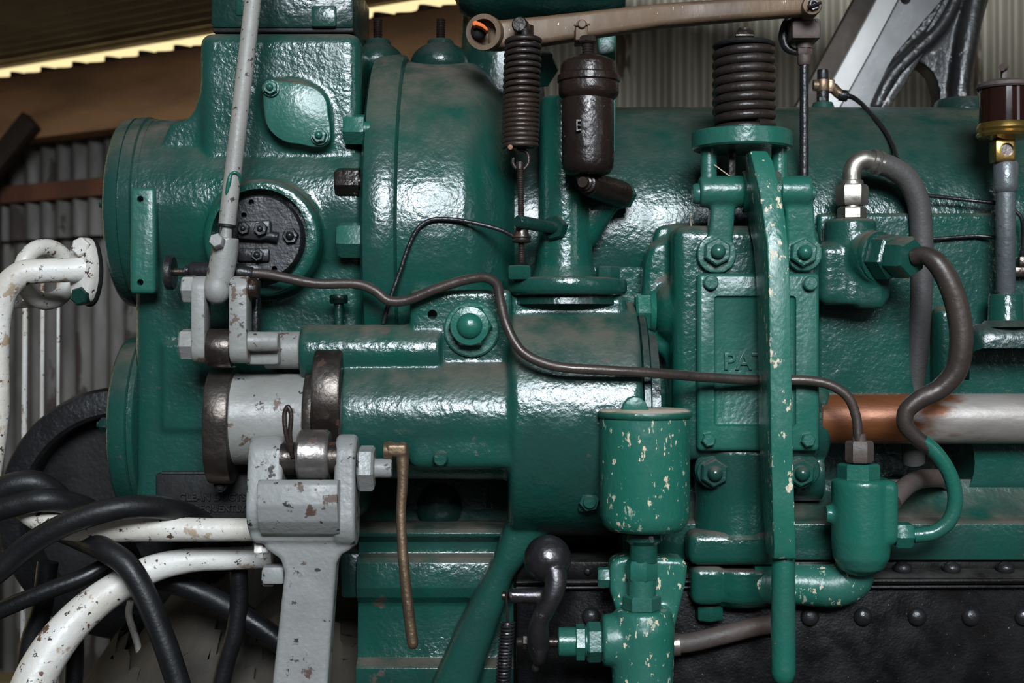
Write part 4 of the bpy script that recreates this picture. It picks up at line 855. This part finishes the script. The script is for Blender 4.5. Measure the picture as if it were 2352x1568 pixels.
# ================================================================ white pipes on the left
T = thing('white_bent_pipe', 'white painted bent pipe bolted by an oval flange at the left edge', 'pipe', (60, 1100, 0))
mb = B(); mb.tube([(205, 616, 60), (160, 620, 70), (100, 622, 78), (52, 628, 84), (14, 662, 88), (0, 720, 88), (-4, 800, 88), (-5, 960, 88), (-30, 1150, 80), (-90, 2000, 60)], [28, 28, 28, 30, 31, 27, 25, 25, 25, 25], 24); part('pipe', mb, 'white_paint', T)
fl = smooth2([(150, 582), (160, 560), (185, 545), (206, 550), (222, 580), (229, 620), (222, 660), (205, 690), (182, 700), (165, 690), (150, 640)], 5)
mb = B(); o_ = P(190, 622, 60)
mb.prism(fl, 44, 72, 4); mb.bm.transform(Matrix.Translation(o_) @ Matrix.Rotation(math.radians(-38), 4, 'Z') @ Matrix.Translation(-o_)); part('oval_flange', mb, 'white_paint', T)
for (x, y, mt) in ((182, 567, 'white_paint'), (180, 680, 'green_dark')):
    mb = B(); mb.la((x+12, y, 60), (x-4, y, 100), [(0, 22), (26, 22), (30, 18)], 6, .3); part('flange_bolt', mb, mt, T, 'dark green flange bolt' if mt != 'white_paint' else None)
mb = B(); mb.prism([(x+8, y+4) for x, y in fl], 34, 44, 1); mb.bm.transform(Matrix.Translation(o_) @ Matrix.Rotation(math.radians(-38), 4, 'Z') @ Matrix.Translation(-o_)); part('flange_gasket', mb, 'black_matt', T)
mb = B(); mb.torus((106, 630, -60), (0.75, -.6, 0), 62, 20, 48, 16, e2s=1.0); mb.tube([(0, 702, -40), (84, 697, -60)], 9, 10, smooth=False); solo('white_ring', 'white painted pipe loop behind the white bent pipe', 'pipe', mb, 'white_paint')
mb = B(); mb.tube([(640, 1216, 215), (480, 1216, 215), (330, 1214, 215), (200, 1214, 215), (120, 1202, 212), (60, 1170, 200), (20, 1110, 190)], [26, 27, 29, 31, 30, 28, 26], 24); solo('white_pipe', 'straight white pipe with rust spots running left from the grey lever', 'pipe', mb, 'white_paint')
mb = B(); mb.tube([(625, 1278, 120), (540, 1282, 126), (440, 1286, 135), (350, 1306, 160), (270, 1348, 190), (190, 1408, 220), (128, 1478, 250), (80, 1560, 280), (50, 1660, 300), (20, 2000, 310)], [26, 26, 28, 32, 36, 41, 45, 48, 50, 50], 28); solo('curved_white_pipe', 'thick white pipe curving down to the lower left corner', 'pipe', mb, 'white_paint')
# rubber hoses
hoses = [([(-300, 1420, 230), (-150, 1260, 230), (-40, 1150, 230), (40, 1112, 230), (90, 1112, 220), (140, 1150, 190), (190, 1220, 120)], 30, 'topmost black hose at the left edge'),
 ([(-300, 1500, 250), (-150, 1290, 250), (-40, 1186, 250), (40, 1158, 250), (110, 1148, 245), (170, 1158, 205), (215, 1178, 130), (260, 1215, 70), (300, 1290, 30)], 27, 'second black hose from the top at the left edge'),
 ([(-140, 1700, 300), (-60, 1370, 300), (10, 1300, 300), (90, 1236, 305), (180, 1192, 305), (280, 1166, 290), (360, 1164, 250), (415, 1176, 195), (450, 1194, 156), (480, 1216, 130), (530, 1290, 60)], 27, 'black hose arching over the straight white pipe'),
 ([(140, 1216, 120), (190, 1238, 180), (240, 1262, 250), (290, 1296, 270), (330, 1360, 276), (360, 1430, 280), (390, 1510, 285), (425, 1640, 290), (440, 2000, 290)], 28, 'black hose hanging down across the thick curved white pipe'),
 ([(-200, 1500, 200), (-40, 1420, 200), (40, 1384, 196), (110, 1356, 190), (190, 1326, 176), (260, 1290, 150)], 20, 'thinner black hose rising to the right at the left edge'),
 ([(330, 1330, 60), (400, 1340, 60), (480, 1370, 60), (560, 1416, 60), (660, 1490, 60), (760, 1640, 40), (780, 2000, 20)], 25, 'black hose slanting down behind the grey lever'),
 ([(548, 1310, 80), (549, 1380, 80), (540, 1450, 80), (520, 1520, 80), (500, 1620, 80), (480, 2000, 80)], 21, 'black hose hanging straight down left of the grey lever'),
 ([(110, 1290, 60), (95, 1400, 60), (70, 1480, 60), (60, 1620, 60), (60, 2000, 60)], 24, 'black hose hanging behind the thick curved white pipe'),
 ([(170, 1420, 60), (172, 1500, 60), (168, 1620, 60), (170, 2000, 60)], 20, 'upright black hose right of the lower left corner')]
for pts, r, lab in hoses:
    mb = B(); mb.tube(pts, r, 20); solo('rubber_hose', lab, 'hose', mb, 'rubber', 'black rubber hoses at lower left')
mb = B(); mb.tube([(280, 1385, -120), (300, 1440, -130), (330, 1500, -150)], 9, 10); mb.tube([(210, 1440, -140), (240, 1530, -140)], 8, 10); mb.bm.free()
mb = B(); mb.tube([(300, 1380, -200), (296, 1410, -200), (320, 1500, -180), (330, 1900, -180)], 8, 10); solo('loose_wire', 'pale loose wire hanging behind the hoses', 'wire', mb, 'white_paint')
mb = B(); mb.ball(560, 1760, -300, 420, 400, 300, 110)
for v in mb.bm.verts:
    p = v.co; q = .03*math.sin(p.x*29+p.z*17)+.022*math.sin(p.x*61+2+p.y*23)+.02*math.sin(p.z*97+p.x*43)+.012*math.sin(p.z*170+p.x*143+p.y*80); v.co = p+Vector((q*.6, q*.4, q))
solo('dirt_heap', 'dusty heap of dirt behind the hoses', 'dirt', mb, 'dirt', None, 'stuff')
# straws caught on the castings
for pts, lab in (([(1584, 490, 130), (1588, 540, 130), (1576, 575, 130), (1571, 622, 130)], 'pale straw caught on the left of the pump'), ([(1640, 378, 226), (1676, 404, 226)], 'pale straw lying on the pivot bracket')):
    mb = B(); mb.tube(pts, 1.3, 6); solo('straw', lab, 'straw', mb, 'straw')
